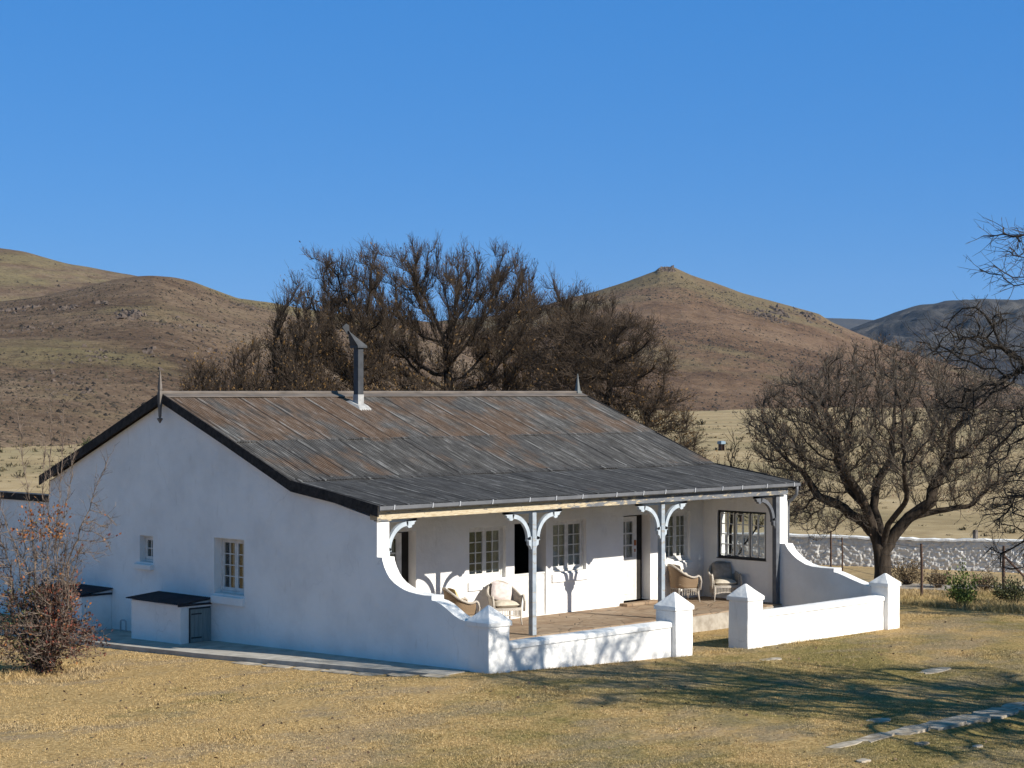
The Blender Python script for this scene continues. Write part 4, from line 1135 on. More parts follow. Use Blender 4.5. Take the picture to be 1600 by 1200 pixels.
def colonize(seed_pts, seed_par, attr, rg, di, dk, step, up=0.15, jit=0.12, iters=140):
    P = [np.array(p, float) for p in seed_pts]; par = list(seed_par)
    A = attr.copy()
    nd = np.full(len(A), 1e9); ni = np.zeros(len(A), int)
    def upd(start):
        nonlocal nd, ni
        Q = np.array(P[start:])
        if len(Q) == 0 or len(A) == 0: return
        d = np.linalg.norm(A[:, None] - Q[None], axis=2)
        j = d.argmin(1); m = d[np.arange(len(A)), j]
        b = m < nd
        nd = np.where(b, m, nd); ni = np.where(b, j + start, ni)
    upd(0)
    for it in range(iters):
        if len(A) == 0: break
        act = nd < di
        if not act.any():
            di *= 1.3
            if di > 60: break
            continue
        idx = ni[act]; d = norm(A[act] - np.array(P)[idx])
        u, inv = np.unique(idx, return_inverse=True)
        D = np.zeros((len(u), 3)); np.add.at(D, inv, d)
        D = norm(norm(D) + np.array([0, 0, up]) + rg.normal(0, jit, (len(u), 3)))
        new = np.array(P)[u] + D * step
        s0 = len(P)
        allp = np.array(P)
        for q in range(len(u)):
            if np.min(np.sum((allp - new[q]) ** 2, 1)) < (0.35 * step) ** 2: continue
            P.append(new[q]); par.append(int(u[q]))
        if len(P) == s0:
            # stuck: drop the attractors that cause it
            k = ~act; A, nd, ni = A[k], nd[k], ni[k]
            continue
        upd(s0)
        k = nd > dk; A, nd, ni = A[k], nd[k], ni[k]
    return np.array(P), np.array(par)

def radii(P, par, rtip, expo):
    acc = np.zeros(len(P)); ch = np.zeros(len(P), int)
    for i in range(len(P) - 1, -1, -1):
        if ch[i] == 0: acc[i] = rtip ** expo
        if par[i] >= 0:
            acc[par[i]] += acc[i]; ch[par[i]] += 1
    return acc ** (1 / expo), ch

def prisms(p0, p1, r0, r1, n):
    d = norm(p1 - p0)
    ref = np.where(np.abs(d[:, 2:3]) > 0.9, np.array([[1.0, 0, 0]]), np.array([[0, 0, 1.0]]))
    a = norm(np.cross(d, ref)); b = np.cross(d, a)
    th = np.arange(n) * 2 * np.pi / n
    off = a[:, None] * np.cos(th)[None, :, None] + b[:, None] * np.sin(th)[None, :, None]
    V = np.concatenate([p0[:, None] + off * r0[:, None, None], p1[:, None] + off * r1[:, None, None]], 1)
    k = np.arange(n)
    F = np.stack([k, (k + 1) % n, (k + 1) % n + n, k + n], -1)
    F = (F[None] + (2 * n * np.arange(len(p0)))[:, None, None]).reshape(-1, 4)
    return V.reshape(-1, 3), F

def limb_mesh(P, par, r, n=9):
    """continuous limbs: each node's ring is shared by its parent edge and its thickest child"""
    i = np.arange(len(P)); m = par >= 0
    d = np.zeros_like(P); d[m] = norm(P[m] - P[par[m]]); d[~m] = (0, 0, 1)
    # main child direction averaging
    main = np.full(len(P), -1)
    for k in np.argsort(r):
        if par[k] >= 0: main[par[k]] = k
    dd = d.copy()
    has = main >= 0
    dd[has] = norm(d[has] + d[main[has]])
    ref = np.array([0.83, 0.41, 0.38])
    a = norm(np.cross(dd, ref)); b = np.cross(dd, a)
    th = np.arange(n) * 2 * np.pi / n
    ring = P[:, None] + (a[:, None] * np.cos(th)[None, :, None] + b[:, None] * np.sin(th)[None, :, None]) * r[:, None, None]
    e = np.where(m)[0]
    side = e[main[par[e]] != e]           # side branches start with their own, smaller ring
    rs_ = np.minimum(r[side] * 1.25, r[par[side]])
    sring = P[par[side]][:, None] + (a[side][:, None] * np.cos(th)[None, :, None] + b[side][:, None] * np.sin(th)[None, :, None]) * rs_[:, None, None]
    V = np.concatenate([ring.reshape(-1, 3), sring.reshape(-1, 3)])
    start = par[e] * n
    sidx = {int(s): len(P) * n + j * n for j, s in enumerate(side)}
    start = np.array([sidx.get(int(s), int(st)) for s, st in zip(e, start)])
    k = np.arange(n)
    F = np.stack([start[:, None] + k, start[:, None] + (k + 1) % n, e[:, None] * n + (k + 1) % n, e[:, None] * n + k], -1).reshape(-1, 4)
    return V, F

def twigs(base, d0, rg, L, up, spread, r0, sub=2):
    n = len(base)
    d = norm(d0 * 0.7 + rg.normal(0, spread, (n, 3)) + np.array([0, 0, up]))
    l = L * rg.uniform(0.5, 1.2, n)[:, None]
    p1 = base + d * l * 0.5
    d2 = norm(d + rg.normal(0, 0.22, (n, 3)) + np.array([0, 0, up * 0.5]))
    p2 = p1 + d2 * l * 0.5
    S = [(base, p1, np.full(n, r0), np.full(n, r0 * 0.75)), (p1, p2, np.full(n, r0 * 0.75), np.full(n, r0 * 0.4))]
    tips = [(p2, d2)]
    for s in range(sub):
        f = rg.uniform(0.25, 1.0, n)[:, None]
        q0 = np.where(f < 0.5, base + (p1 - base) * f * 2, p1 + (p2 - p1) * (f - 0.5) * 2)
        ds = norm(d * 0.8 + rg.normal(0, 0.5, (n, 3)) + np.array([0, 0, up * 0.7]))
        ql = l * rg.uniform(0.25, 0.6, n)[:, None]
        q1 = q0 + ds * ql
        S.append((q0, q1, np.full(n, r0 * 0.6), np.full(n, r0 * 0.35)))
        tips.append((q1, ds))
    segs = [np.concatenate([s[k] for s in S]) for k in range(4)]
    return segs, np.concatenate([t[0] for t in tips]), np.concatenate([t[1] for t in tips])

def leaf_quads(P, D, rg, size, aspect=0.5):
    n = len(P)
    d = norm(D + rg.normal(0, 0.55, (n, 3)))
    s = norm(np.cross(d, rg.normal(0, 1, (n, 3))))
    l = (size * rg.uniform(0.6, 1.4, n))[:, None]
    V = np.stack([P, P + d * l * 0.5 + s * l * aspect * 0.5, P + d * l, P + d * l * 0.5 - s * l * aspect * 0.5], 1)
    F = np.arange(4 * n).reshape(-1, 4)
    return V.reshape(-1, 3), F

def ellips(rg, n, c, rad, zmin=-1e9, shell=0.0):
    out = []
    while len(out) < n:
        p = rg.normal(0, 1, 3); p /= np.linalg.norm(p)
        p = p * rg.uniform(shell, 1) ** (1 / 3.0) * np.array(rad) + np.array(c)
        if p[2] > zmin: out.append(p)
    return np.array(out)

LAT = np.array([0.7043, -0.7099, 0]); DEP = np.array([0.7099, 0.7043, 0]); UPV = np.array([0, 0, 1.0])

def bare_tree(name, label, base, stems, crown, bark, twigm, leafm, seed, step=0.3, di=2.2, dk=0.42, rtip=0.011, expo=2.25, up=0.2, jit=0.14,
              tw=(3, 0.42, 0.35, 0.45, 0.0075, 2), leaf=(0.5, 0.055, 0.5), rmax=None, group=None, cat="tree", leaf_fn=None, twig_r=0.05, clump=0.0, flare=0.25, more_leaves=()):
    """stems: list of polylines (lateral, depth, height) from the foot; crown: ellipsoids (n, centre, radii) in the same frame"""
    rg = np.random.default_rng(seed)
    base = np.array([base[0], base[1], float(gz(base[0], base[1])) - 0.15])
    SP, SPar = [np.zeros(3)], [-1]
    for st in stems:
        prev = 0
        pts = [np.array(p, float) for p in st]
        cur = SP[0]
        for p in pts:
            k = max(1, int(round(np.linalg.norm(p - cur) / step)))
            for j in range(1, k + 1):
                SP.append(cur + (p - cur) * j / k + (rg.normal(0, 0.02, 3) if j < k else 0)); SPar.append(prev); prev = len(SP) - 1
            cur = p
    attr = np.concatenate([ellips(rg, int(n * (1 + 1.1 * clump)), c, rad, zmin=0.3) for n, c, rad in crown])
    if clump:
        ph = rg.uniform(0, 6.28, 6)
        q = sum(np.sin(attr[:, i % 3] * (1.9 + 0.5 * i) + attr[:, (i + 1) % 3] * (1.3 - 0.3 * i) + ph[i]) for i in range(6))
        attr = attr[rg.uniform(0, 1, len(attr)) < np.clip(0.5 + 0.45 * q, 0.06, 1) ** 1.0]
    P, par = colonize(SP, SPar, attr, rg, di, dk, step, up, jit)
    r, ch = radii(P, par, rtip, expo)
    if rmax:
        g_ = math.log(rmax / rtip) / math.log(max(r[0], rtip * 1.5) / rtip)
        r = rtip * (r / rtip) ** g_ * (1 + flare * np.exp(-np.maximum(P[:, 2], 0) * 0.9) * (r > 0.3 * r[0]))
    W = lambda Q: base + Q[:, 0:1] * LAT + Q[:, 1:2] * DEP + Q[:, 2:3] * UPV
    t = thing(name, label, cat, tuple(base), 0, group)
    V, F = limb_mesh(P, par, r, 8)
    np_obj("trunk", W(V) - base, F, bark, t, smooth=True)
    d = np.zeros_like(P); m = par >= 0; d[m] = norm(P[m] - P[par[m]])
    thin = np.where(m & (r < twig_r))[0]
    k, L, upw, spread, r0, sub = tw
    tb = np.repeat(thin, k)
    f = rg.uniform(0, 1, len(tb))[:, None]
    basep = P[par[tb]] * (1 - f) + P[tb] * f
    sg, tips, td = twigs(basep, d[tb], rg, L, upw, spread, r0, sub)
    V, F = prisms(*sg, 3)
    np_obj("crown", W(V) - base, F, twigm, t)
    nl = int(len(tips) * leaf[0])
    if nl:
        if leaf_fn is not None:
            wgt = leaf_fn(tips); wgt = wgt / wgt.sum()
            s = rg.choice(len(tips), nl, p=wgt)
        else:
            s = rg.choice(len(tips), nl)
        V, F = leaf_quads(tips[s] + rg.normal(0, 0.03, (nl, 3)), td[s], rg, leaf[1], leaf[2])
        np_obj("leaves", W(V) - base, F, leafm, t)
    for mat2, cnt, sz2, asp2, fn2 in more_leaves:
        wgt = fn2(tips); s = rg.choice(len(tips), cnt, p=wgt / wgt.sum())
        V, F = leaf_quads(tips[s] + rg.normal(0, 0.05, (cnt, 3)), td[s], rg, sz2, asp2)
        np_obj("leaves", W(V) - base, F, mat2, t)
    return t

barkd = m_bark("dark_bark", (0.012, 0.010, 0.008), (0.055, 0.045, 0.037))
barkt = m_bark("grey_brown_bark", (0.018, 0.014, 0.011), (0.085, 0.066, 0.050))
twd = m_bark("twig_bark", (0.032, 0.024, 0.018), (0.095, 0.070, 0.051), 3, 1)
twg = m_bark("grey_twig_bark", (0.055, 0.046, 0.038), (0.15, 0.125, 0.10), 3, 1)
lfr = m_leaf("russet_leaves", [(0.0, (0.05, 0.033, 0.018)), (0.4, (0.115, 0.068, 0.026)), (0.75, (0.17, 0.095, 0.032)), (1.0, (0.20, 0.13, 0.06))])
lfb = m_leaf("brown_pods", [(0.0, (0.06, 0.038, 0.026)), (0.5, (0.12, 0.072, 0.045)), (1.0, (0.20, 0.125, 0.08))])
lfo = m_leaf("autumn_leaves", [(0.0, (0.08, 0.02, 0.018)), (0.35, (0.18, 0.045, 0.032)), (0.6, (0.24, 0.075, 0.035)), (0.8, (0.17, 0.06, 0.048)), (1.0, (0.16, 0.12, 0.05))])
lforange = m_leaf("orange_leaves", [(0.0, (0.22, 0.06, 0.018)), (0.5, (0.36, 0.125, 0.03)), (1.0, (0.30, 0.16, 0.06))])
lfbrown = m_leaf("withered_leaves", [(0.0, (0.05, 0.034, 0.024)), (0.5, (0.13, 0.085, 0.055)), (1.0, (0.22, 0.15, 0.10))])
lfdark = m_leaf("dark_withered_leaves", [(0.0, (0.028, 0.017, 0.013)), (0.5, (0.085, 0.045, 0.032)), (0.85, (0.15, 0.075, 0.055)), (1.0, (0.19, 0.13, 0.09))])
lfg = m_leaf("green_leaves", [(0.0, (0.06, 0.085, 0.022)), (0.5, (0.15, 0.20, 0.045)), (1.0, (0.30, 0.33, 0.09))])
lfd = m_leaf("dull_green_leaves", [(0.0, (0.03, 0.038, 0.018)), (0.6, (0.075, 0.085, 0.035)), (1.0, (0.14, 0.13, 0.06))])

def at(u, depth):
    lat = (u - 800) / 3010.09 * depth
    p = CAM + DEP * depth + LAT * lat
    return (p[0], p[1])

low = lambda T: np.clip(1.35 - T[:, 2] / 7.0, 0.06, 1.3)
GT = "bare trees behind the farmhouse roof"
TW = (10, 0.60, 0.7, 0.34, 0.0078, 3)
bare_tree("bare_tree", "tallest bare tree, rising right of the flue above the roof ridge", at(690, 73),
          [[(-0.3, 0, 2.0), (-1.6, 0.3, 4.6)], [(0.1, 0.1, 2.2), (0.4, -0.2, 5.0), (0.2, 0.2, 7.5)], [(0.4, 0.2, 2.2), (2.0, 0.4, 4.8)]],
          [(900, (-0.4, 0, 9.5), (2.8, 2.6, 2.8)), (700, (-2.8, 0, 8.6), (2.2, 2.6, 3.2)), (760, (2.2, 0.2, 9.0), (2.1, 2.4, 3.0)), (650, (-0.2, 0, 5.2), (3.8, 2.8, 2.4))],
          barkd, twd, lfr, 101, leaf=(0.16, 0.11, 0.45), leaf_fn=low, rmax=0.26, group=GT, tw=TW, clump=0.25)
bare_tree("bare_tree", "bare tree behind the flue, with its domed crown against sky and hill", at(525, 70),
          [[(0, 0, 1.8), (-1.0, 0.2, 4.2), (-1.4, 0, 6.5)], [(0.2, 0, 2.0), (0.9, 0, 4.5), (0.9, 0.2, 7.2)]],
          [(800, (-0.4, 0, 8.4), (2.0, 2.2, 3.0)), (520, (1.1, 0, 8.9), (1.7, 2, 2.5)), (620, (0.1, 0, 5.4), (3.0, 2.4, 2.4)), (260, (-1.9, 0, 6.8), (0.9, 1.4, 2.6))],
          barkd, twd, lfr, 102, leaf=(0.16, 0.11, 0.45), leaf_fn=low, rmax=0.22, group=GT, tw=TW, clump=0.25)
bare_tree("bare_tree", "lowest spreading bare tree, left of the flue against the tan hill", at(400, 68),
          [[(0.1, 0, 1.4), (-0.8, 0, 3.4)], [(0.3, 0, 1.5), (1.2, 0, 3.6)], [(-0.2, 0.2, 1.2), (-2.0, 0, 3.6)]],
          [(800, (0.5, 0, 6.0), (2.1, 2.2, 2.4)), (600, (-1.3, 0, 5.6), (1.6, 1.8, 2.0)), (450, (-2.3, 0, 5.5), (1.1, 1.3, 1.6)), (450, (1.7, 0, 7.6), (1.1, 1.2, 2.1))],
          barkd, twd, lfr, 103, leaf=(0.16, 0.10, 0.45), rmax=0.17, group=GT, tw=TW, clump=0.25)
bare_tree("bare_tree", "bare tree between the tallest one and the right end of the ridge", at(838, 76),
          [[(0, 0, 2.2), (-0.9, 0.2, 4.9), (-1.2, 0, 6.5), (-1.3, 0, 8.6)], [(0.2, 0, 2.2), (0.9, 0, 5.0), (1.6, 0, 6.8), (1.5, 0, 8.2)]],
          [(800, (-0.5, 0, 8.8), (2.1, 2.2, 3.0)), (760, (1.7, 0, 8.2), (2.1, 2.2, 2.6)), (550, (0.3, 0, 4.8), (2.8, 2.4, 2.1))],
          barkd, twd, lfr, 104, leaf=(0.16, 0.10, 0.45), leaf_fn=low, rmax=0.2, group=GT, tw=TW, clump=0.15)
bare_tree("bare_tree", "bare tree drooping over the right end of the roof ridge", at(950, 70),
          [[(0.0, 0, 1.8), (-0.3, 0, 4.0), (0.0, 0, 6.4), (0.1, 0, 8.2)], [(0.2, 0.2, 1.8), (1.2, 0, 4.0), (1.5, 0, 5.6)], [(-0.2, 0, 1.8), (-1.2, 0.2, 4.6)]],
          [(800, (0.4, 0, 7.2), (2.1, 2.2, 2.5)), (700, (-1.4, 0, 7.2), (1.6, 2, 2.5)), (560, (1.7, 0, 5.0), (1.4, 2, 2.6)), (300, (2.5, 0, 3.8), (1.1, 1.4, 1.8)), (460, (0.2, 0, 4.4), (2.3, 2.0, 2.0))],
          barkd, twd, lfr, 105, leaf=(0.16, 0.10, 0.45), leaf_fn=low, rmax=0.2, group=GT, tw=(13, 0.6, 0.30, 0.42, 0.0078, 3), up=0.1, clump=0.15)
bare_tree("bare_shrub", "small bare shrub beyond the right slope of the roof, by the timber rails", at(1135, 66),
          [[(-0.2, 0, 0.8), (-0.7, 0, 2.2)], [(0.1, 0, 0.9), (0.2, 0, 2.6)], [(0.3, 0, 0.8), (1.0, 0, 1.8)]],
          [(150, (-0.7, 0, 3.2), (0.8, 0.8, 1.2)), (150, (0.25, 0, 3.8), (0.6, 0.7, 1.3)), (140, (0.9, 0, 2.6), (0.9, 0.8, 1.0))],
          barkd, twd, lfb, 106, leaf=(0.3, 0.08, 0.5), rmax=0.07, cat="shrub", tw=(4, 0.4, 0.4, 0.4, 0.010, 2))
# the big tree to the right of the house
bare_tree("spreading_tree", "big bare tree with thick dark trunk behind the right end pillar", at(1378, 63.5),
          [[(0.0, 0, 1.3), (-0.15, 0, 1.75), (-0.75, 0.1, 2.35), (-1.5, 0, 2.85), (-2.1, 0.2, 3.1), (-2.6, 0, 3.9)],
           [(0.02, 0, 1.3), (0.0, 0.05, 1.8), (-0.25, 0.2, 2.7), (-0.1, 0.3, 3.6), (0.35, 0.3, 4.3), (0.4, 0.3, 5.2)],
           [(0.05, 0, 1.3), (0.28, 0, 1.7), (0.85, -0.1, 2.4), (1.55, -0.2, 2.9), (1.75, -0.1, 3.6), (2.2, -0.1, 4.3), (2.35, 0, 5.2)],
           [(0.05, 0.02, 1.3), (0.3, 0.1, 1.75), (1.0, 0.2, 2.35), (1.9, 0.3, 2.6), (2.9, 0.2, 2.75), (3.5, 0.4, 3.2)],
           [(0.0, 0.05, 1.4), (0.0, 0.5, 2.2), (-0.8, 1.5, 3.2), (-1.2, 2.0, 4.2)],
           [(0.02, -0.04, 1.4), (0.1, -0.5, 2.2), (0.5, -1.5, 3.1), (0.3, -2.2, 4.0)],
           [(-0.1, 0, 1.3), (-0.3, -0.1, 1.9), (-0.7, -0.3, 3.0), (-1.35, -0.4, 4.0), (-1.5, -0.3, 4.9)]],
          [(1500, (0.0, 0, 5.9), (3.9, 3.6, 2.2)), (900, (-2.6, 0, 5.3), (2.0, 2.6, 1.9)), (900, (2.7, 0, 5.5), (2.0, 2.6, 1.8)), (420, (-2.9, 0, 3.3), (1.8, 2.0, 1.2)), (420, (3.0, 0, 3.5), (1.7, 2.0, 1.2)), (420, (0.2, 0, 4.1), (2.8, 2.8, 1.1)), (150, (-2.0, 0, 2.3), (1.5, 1.6, 0.7))],
          barkt, twg, lfb, 111, leaf=(0.18, 0.085, 0.45), rmax=0.44, flare=0.95, jit=0.2, tw=(7, 0.46, 0.5, 0.42, 0.0074, 3), expo=2.15, rtip=0.010)
# thorn tree at the right edge of the picture, most of it outside the frame
bare_tree("thorn_tree", "bare thorn tree whose branches reach in from the right edge", at(1925, 33),
          [[(0, 0, 1.8), (-0.8, 0.2, 3.9), (-2.4, 0.4, 5.9), (-3.6, 0.2, 6.7)], [(0.1, 0, 2.0), (-0.4, 0.3, 4.5), (-1.6, 0, 7.0), (-2.6, 0.2, 8.2)], [(0.1, 0, 1.8), (1.4, 0.3, 4.0), (2.4, 0, 5.6)],
           [(0, 0.1, 2.0), (-0.6, 1.3, 4.0), (-1.4, 2.2, 5.2)], [(0, -0.1, 2.0), (-0.4, -1.4, 4.2), (-1.2, -2.6, 5.2)], [(-0.05, 0, 1.8), (-1.2, -0.3, 3.8), (-2.8, -0.3, 5.0)]],
          [(330, (-3.9, 0, 7.0), (1.6, 1.8, 0.7)), (260, (-3.6, 0.2, 5.9), (1.5, 2.2, 0.6)), (180, (-2.6, 0, 8.6), (1.9, 2.2, 0.9)), (200, (1.6, 0, 6.8), (2.4, 2.8, 1.4)), (330, (-3.3, 0.3, 4.3), (1.0, 2.0, 1.5)), (130, (0, -2.4, 5.4), (2, 1.6, 1.4))],
          barkd, m_bark("thorn_twig", (0.03, 0.025, 0.022), (0.11, 0.095, 0.08), 3, 1), lfb, 121, di=3.0, dk=0.32, step=0.22, leaf=(0.0, 0.05, 0.5), rmax=0.14, jit=0.26, up=0.0, tw=(3, 0.42, 0.05, 0.6, 0.0065, 2), twig_r=0.045, rtip=0.0100, expo=2.3)
bare_tree("shade_tree", "wide tree standing beyond the right edge, nearest the kerb stones, its shade streaking the lawn", (7.2, -18.2),
          [[(0, 0, 2.0), (-1.4, 0.2, 4.0), (-3.6, 0.3, 5.0)], [(0.1, 0, 2.0), (1.2, 0.3, 4.4), (3.4, 0.2, 5.6)], [(0, 0.1, 2.0), (-0.3, 2.0, 4.4), (-0.6, 3.6, 6.0)], [(0, -0.1, 2.0), (0.4, -2.0, 4.2), (0.6, -3.4, 5.6)], [(0, 0.05, 2.2), (-1.0, 0.8, 5.4), (-2.2, 1.4, 8.0)]],
          [(440, (-1.4, -0.6, 4.6), (4.2, 5.6, 1.5)), (420, (2.0, 0, 7.2), (5.0, 4.8, 1.5)), (280, (-1.4, 0, 9.0), (3.8, 4.2, 1.2))], barkd, twd, lfbrown, 132,
          step=0.35, leaf=(0.22, 0.17, 0.5), rmax=0.38, rtip=0.030, tw=(5, 0.75, 0.1, 0.5, 0.018, 2), dk=0.6, clump=0.9)

bare_tree("shade_tree", "tree standing beyond the right edge, shading the lawn by the right end pillar", (23.2, -7.2),
          [[(0, 0, 2.0), (-1.2, 0.2, 4.0)], [(0.1, 0, 2.0), (1.0, 0.3, 4.4)], [(0, 0.1, 2.0), (0, 1.6, 4.2)]],
          [(300, (0, 0, 5.8), (2.3, 2.3, 1.4))], barkd, twd, lfbrown, 131, leaf=(0.9, 0.17, 0.55), rmax=0.25, rtip=0.02, tw=(6, 0.5, 0.3, 0.5, 0.014, 2), dk=0.5, clump=0.6)

# autumn bush at the left edge
bx = (-5.15, 7.9)
stm = []
rb = np.random.default_rng(9)
for i in range(17):
    a, e = rb.uniform(-1.1, 1.0), rb.uniform(-0.6, 0.6)
    h = rb.uniform(1.6, 3.1)
    stm.append([(a * 0.25, e * 0.25, 0.35), (a * 0.55, e * 0.6, h * 0.5), (a * rb.uniform(0.6, 1.0), e, h)])
for (a, h, bend) in ((0.15, 5.9, 0.0), (-0.35, 5.6, -0.2), (0.45, 5.1, 0.25), (-0.05, 5.0, 0.1), (0.75, 4.6, 0.6), (-0.8, 4.9, -0.5), (0.35, 5.7, 0.1)):
    stm.append([(a * 0.4, 0.1, 1.0), (a * 0.7, 0.1, h * 0.55), (a + bend * 0.4, 0.05, h * 0.8), (a + bend, 0.0, h)])
bare_tree("autumn_bush", "tangled bush with red and orange leaves at the left edge", bx, stm,
          [(170, (0.05, 0, 2.3), (0.85, 0.9, 1.0)), (620, (-0.2, 0, 0.95), (0.95, 0.95, 0.95)), (60, (1.1, 0, 3.0), (0.5, 0.4, 0.6)), (90, (-1.0, 0, 2.3), (0.6, 0.8, 1.0)), (150, (0.72, 0, 0.75), (0.5, 0.7, 0.65))],
          m_bark("reddish_bark", (0.09, 0.062, 0.046), (0.29, 0.225, 0.175), 14, 0.4), m_bark("red_twig", (0.085, 0.064, 0.053), (0.25, 0.20, 0.165), 5, 1), lfo, 141,
          step=0.2, di=0.9, dk=0.24, rtip=0.007, expo=2.5, jit=0.16, tw=(4, 0.28, 0.35, 0.5, 0.0055, 2), leaf=(0.12, 0.064, 0.6), rmax=0.05, cat="bush",
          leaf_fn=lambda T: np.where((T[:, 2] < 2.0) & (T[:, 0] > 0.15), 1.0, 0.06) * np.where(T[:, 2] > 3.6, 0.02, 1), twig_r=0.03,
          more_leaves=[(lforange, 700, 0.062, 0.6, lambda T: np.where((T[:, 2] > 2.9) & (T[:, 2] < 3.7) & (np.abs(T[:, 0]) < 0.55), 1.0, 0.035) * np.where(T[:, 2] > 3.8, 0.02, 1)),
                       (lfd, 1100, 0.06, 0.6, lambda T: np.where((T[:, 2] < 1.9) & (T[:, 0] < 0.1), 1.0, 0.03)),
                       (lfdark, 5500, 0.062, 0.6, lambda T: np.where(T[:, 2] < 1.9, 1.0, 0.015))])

def leafy_shrub(name, label, base, rad, n, mat, seed, stems=7, size=0.06):
    rg = np.random.default_rng(seed)
    z0 = float(gz(*base))
    t = thing(name, label, "shrub", (base[0], base[1], z0))
    S = [[], [], [], []]; P, D = [], []
    for i in range(stems * 6):
        e = ellips(rg, 1, (0, 0, rad[2]), rad, 0.12)[0]
        m = e * 0.5 + rg.normal(0, 0.06, 3)
        o0 = rg.normal(0, 0.05, 3) * (1, 1, 0)
        for a, b, r0, r1 in ((o0, m, 0.014, 0.009), (m, e, 0.009, 0.004)):
            S[0].append(a); S[1].append(b); S[2].append(r0); S[3].append(r1)
        k = n // (stems * 6)
        f = rg.uniform(0.1, 1.15, k)[:, None]
        P.append(m + (e - m) * f + rg.normal(0, 0.12 * max(rad), (k, 3))); D.append(np.tile(norm(e - m), (k, 1)))
    V, F = prisms(np.array(S[0]), np.array(S[1]), np.array(S[2]), np.array(S[3]), 4)
    np_obj("stems", V, F, twd, t)
    P = np.concatenate(P); D = np.concatenate(D); k = P[:, 2] > 0.03
    V, F = leaf_quads(P[k], D[k], rg, size, 0.6)
    np_obj("leaves", V, F, mat, t)
leafy_shrub("green_sapling", "small bright green shrub in the fence line right of the pillar", at(1505, 55.5), (0.62, 0.55, 0.62), 1500, lfg, 151, size=0.075)
leafy_shrub("grey_shrub", "dull green shrub beside the dark fence post at the right edge", at(1580, 57), (0.68, 0.6, 0.42), 2200, lfd, 152, size=0.065)
ldry = m_leaf("dry_brush", [(0.0, (0.07, 0.05, 0.028)), (0.5, (0.16, 0.115, 0.066)), (1.0, (0.26, 0.19, 0.11))])
leafy_shrub("dry_shrub", "brown dry brush to the right of the thick tree trunk, nearest the trunk", at(1416, 64), (0.66, 0.6, 0.42), 2200, ldry, 153, size=0.05)
leafy_shrub("dry_shrub", "brown dry brush between the dry shrub by the trunk and the green shrub", at(1466, 63), (0.55, 0.5, 0.34), 1500, ldry, 154, size=0.05)
leafy_shrub("dry_shrub", "low dry brush behind the thick weathered fence post", at(1538, 62), (0.5, 0.5, 0.36), 1200, ldry, 155, size=0.05)
leafy_shrub("dark_bush", "lone dark bush on the plain left of the house gable", at(138, 205), (0.75, 0.75, 0.7), 900, lfd, 156, size=0.16)

# ------------------------------------------------------------------ stone wall, fence, rails, track
WA, WB = np.array([29.2, 24.8]), np.array([36.9, 2.3])
Lw = float(np.linalg.norm(WB - WA)); dw = (WB - WA) / Lw; nw = np.array([dw[1], -dw[0]])
if nw @ (np.array(CAM[:2]) - WA) < 0: nw = -nw
sw = thing("stone_wall", "whitewashed dry stone wall behind the big bare tree", "wall", (WA[0], WA[1], -0.9))
ns, nh = 900, 46
ss = np.linspace(0, Lw, ns); hh = np.linspace(-0.3, 1.02, nh)
Sg, Hg = np.meshgrid(ss, hh, indexing="ij")
def vor(x, y, sx, sy, seed):
    gx, gy = np.floor(x / sx), np.floor(y / sy)
    d1 = np.full(x.shape, 9.0); d2 = np.full(x.shape, 9.0); idv = np.zeros(x.shape)
    for i in (-1, 0, 1):
        for j in (-1, 0, 1):
            cx, cy = gx + i, gy + j
            pxx = (cx + 0.15 + 0.7 * _hash(cx, cy, seed)) * sx; pyy = (cy + 0.15 + 0.7 * _hash(cx, cy, seed + 1)) * sy
            d = np.hypot((x - pxx) / sx, (y - pyy) / sy)
            m = d < d1
            d2 = np.where(m, d1, np.minimum(d2, d)); idv = np.where(m, _hash(cx, cy, seed + 2), idv); d1 = np.where(m, d, d1)
    return d2 - d1, idv
wx = fbm(Sg * 2.2, Hg * 2.2, 3, 14) * 0.30; wy = fbm(Sg * 2.2 + 9, Hg * 2.2, 3, 15) * 0.22
ed, idv = vor(Sg + wx, Hg + wy, 0.21, 0.14, 5)
ed2, idv2 = vor(Sg + wx, Hg + wy, 0.09, 0.07, 25)
sel = fbm(Sg * 1.4, Hg * 1.4, 2, 33) > 0.03
ed, idv = np.where(sel, ed2, ed), np.where(sel, idv2, idv)
disp = 0.022 * np.clip(ed * 3.2, 0, 1) ** 0.7 + 0.045 * idv + fbm(Sg * 9, Hg * 9, 3, 4) * 0.05
disp = disp * np.clip((1.02 - Hg) * 12, 0.3, 1)
zg = np.interp(ss, [0, Lw], [0.0, 0.12])[:, None] + fbm(ss * 0.5, ss * 0, 3, 8)[:, None] * 0.10
Vw = np.stack([dw[0] * Sg + nw[0] * (0.1 + disp), dw[1] * Sg + nw[1] * (0.1 + disp), Hg + zg], -1)
k = N("whitewashed_stone")
f = k.noise(k.pos(), 7, 6, 0.7)
c = k.ramp(f, [(0.26, (0.44, 0.42, 0.39)), (0.36, (0.66, 0.645, 0.62)), (0.55, (0.79, 0.78, 0.76))])
k.fin(c, 0.9, 0.15)
np_obj("wall_face", Vw.reshape(-1, 3), grid_faces(ns, nh), k.m, sw, smooth=True)
bm = bmesh.new()
vt = []
for s in np.linspace(0, Lw, 90):
    z = float(np.interp(s, [0, Lw], [0.0, 0.12]) + fbm(np.array([s * 0.5]), np.array([0.0]), 3, 8)[0] * 0.10) + 1.0 + random.uniform(-0.022, 0.022)
    p = dw * s
    vt.append([bm.verts.new((p[0] + nw[0] * o_, p[1] + nw[1] * o_, z + h_)) for o_, h_ in ((0.20, -0.02), (0.19, 0.05), (-0.32, 0.05), (-0.33, -1.3), (0.02, -1.3))])
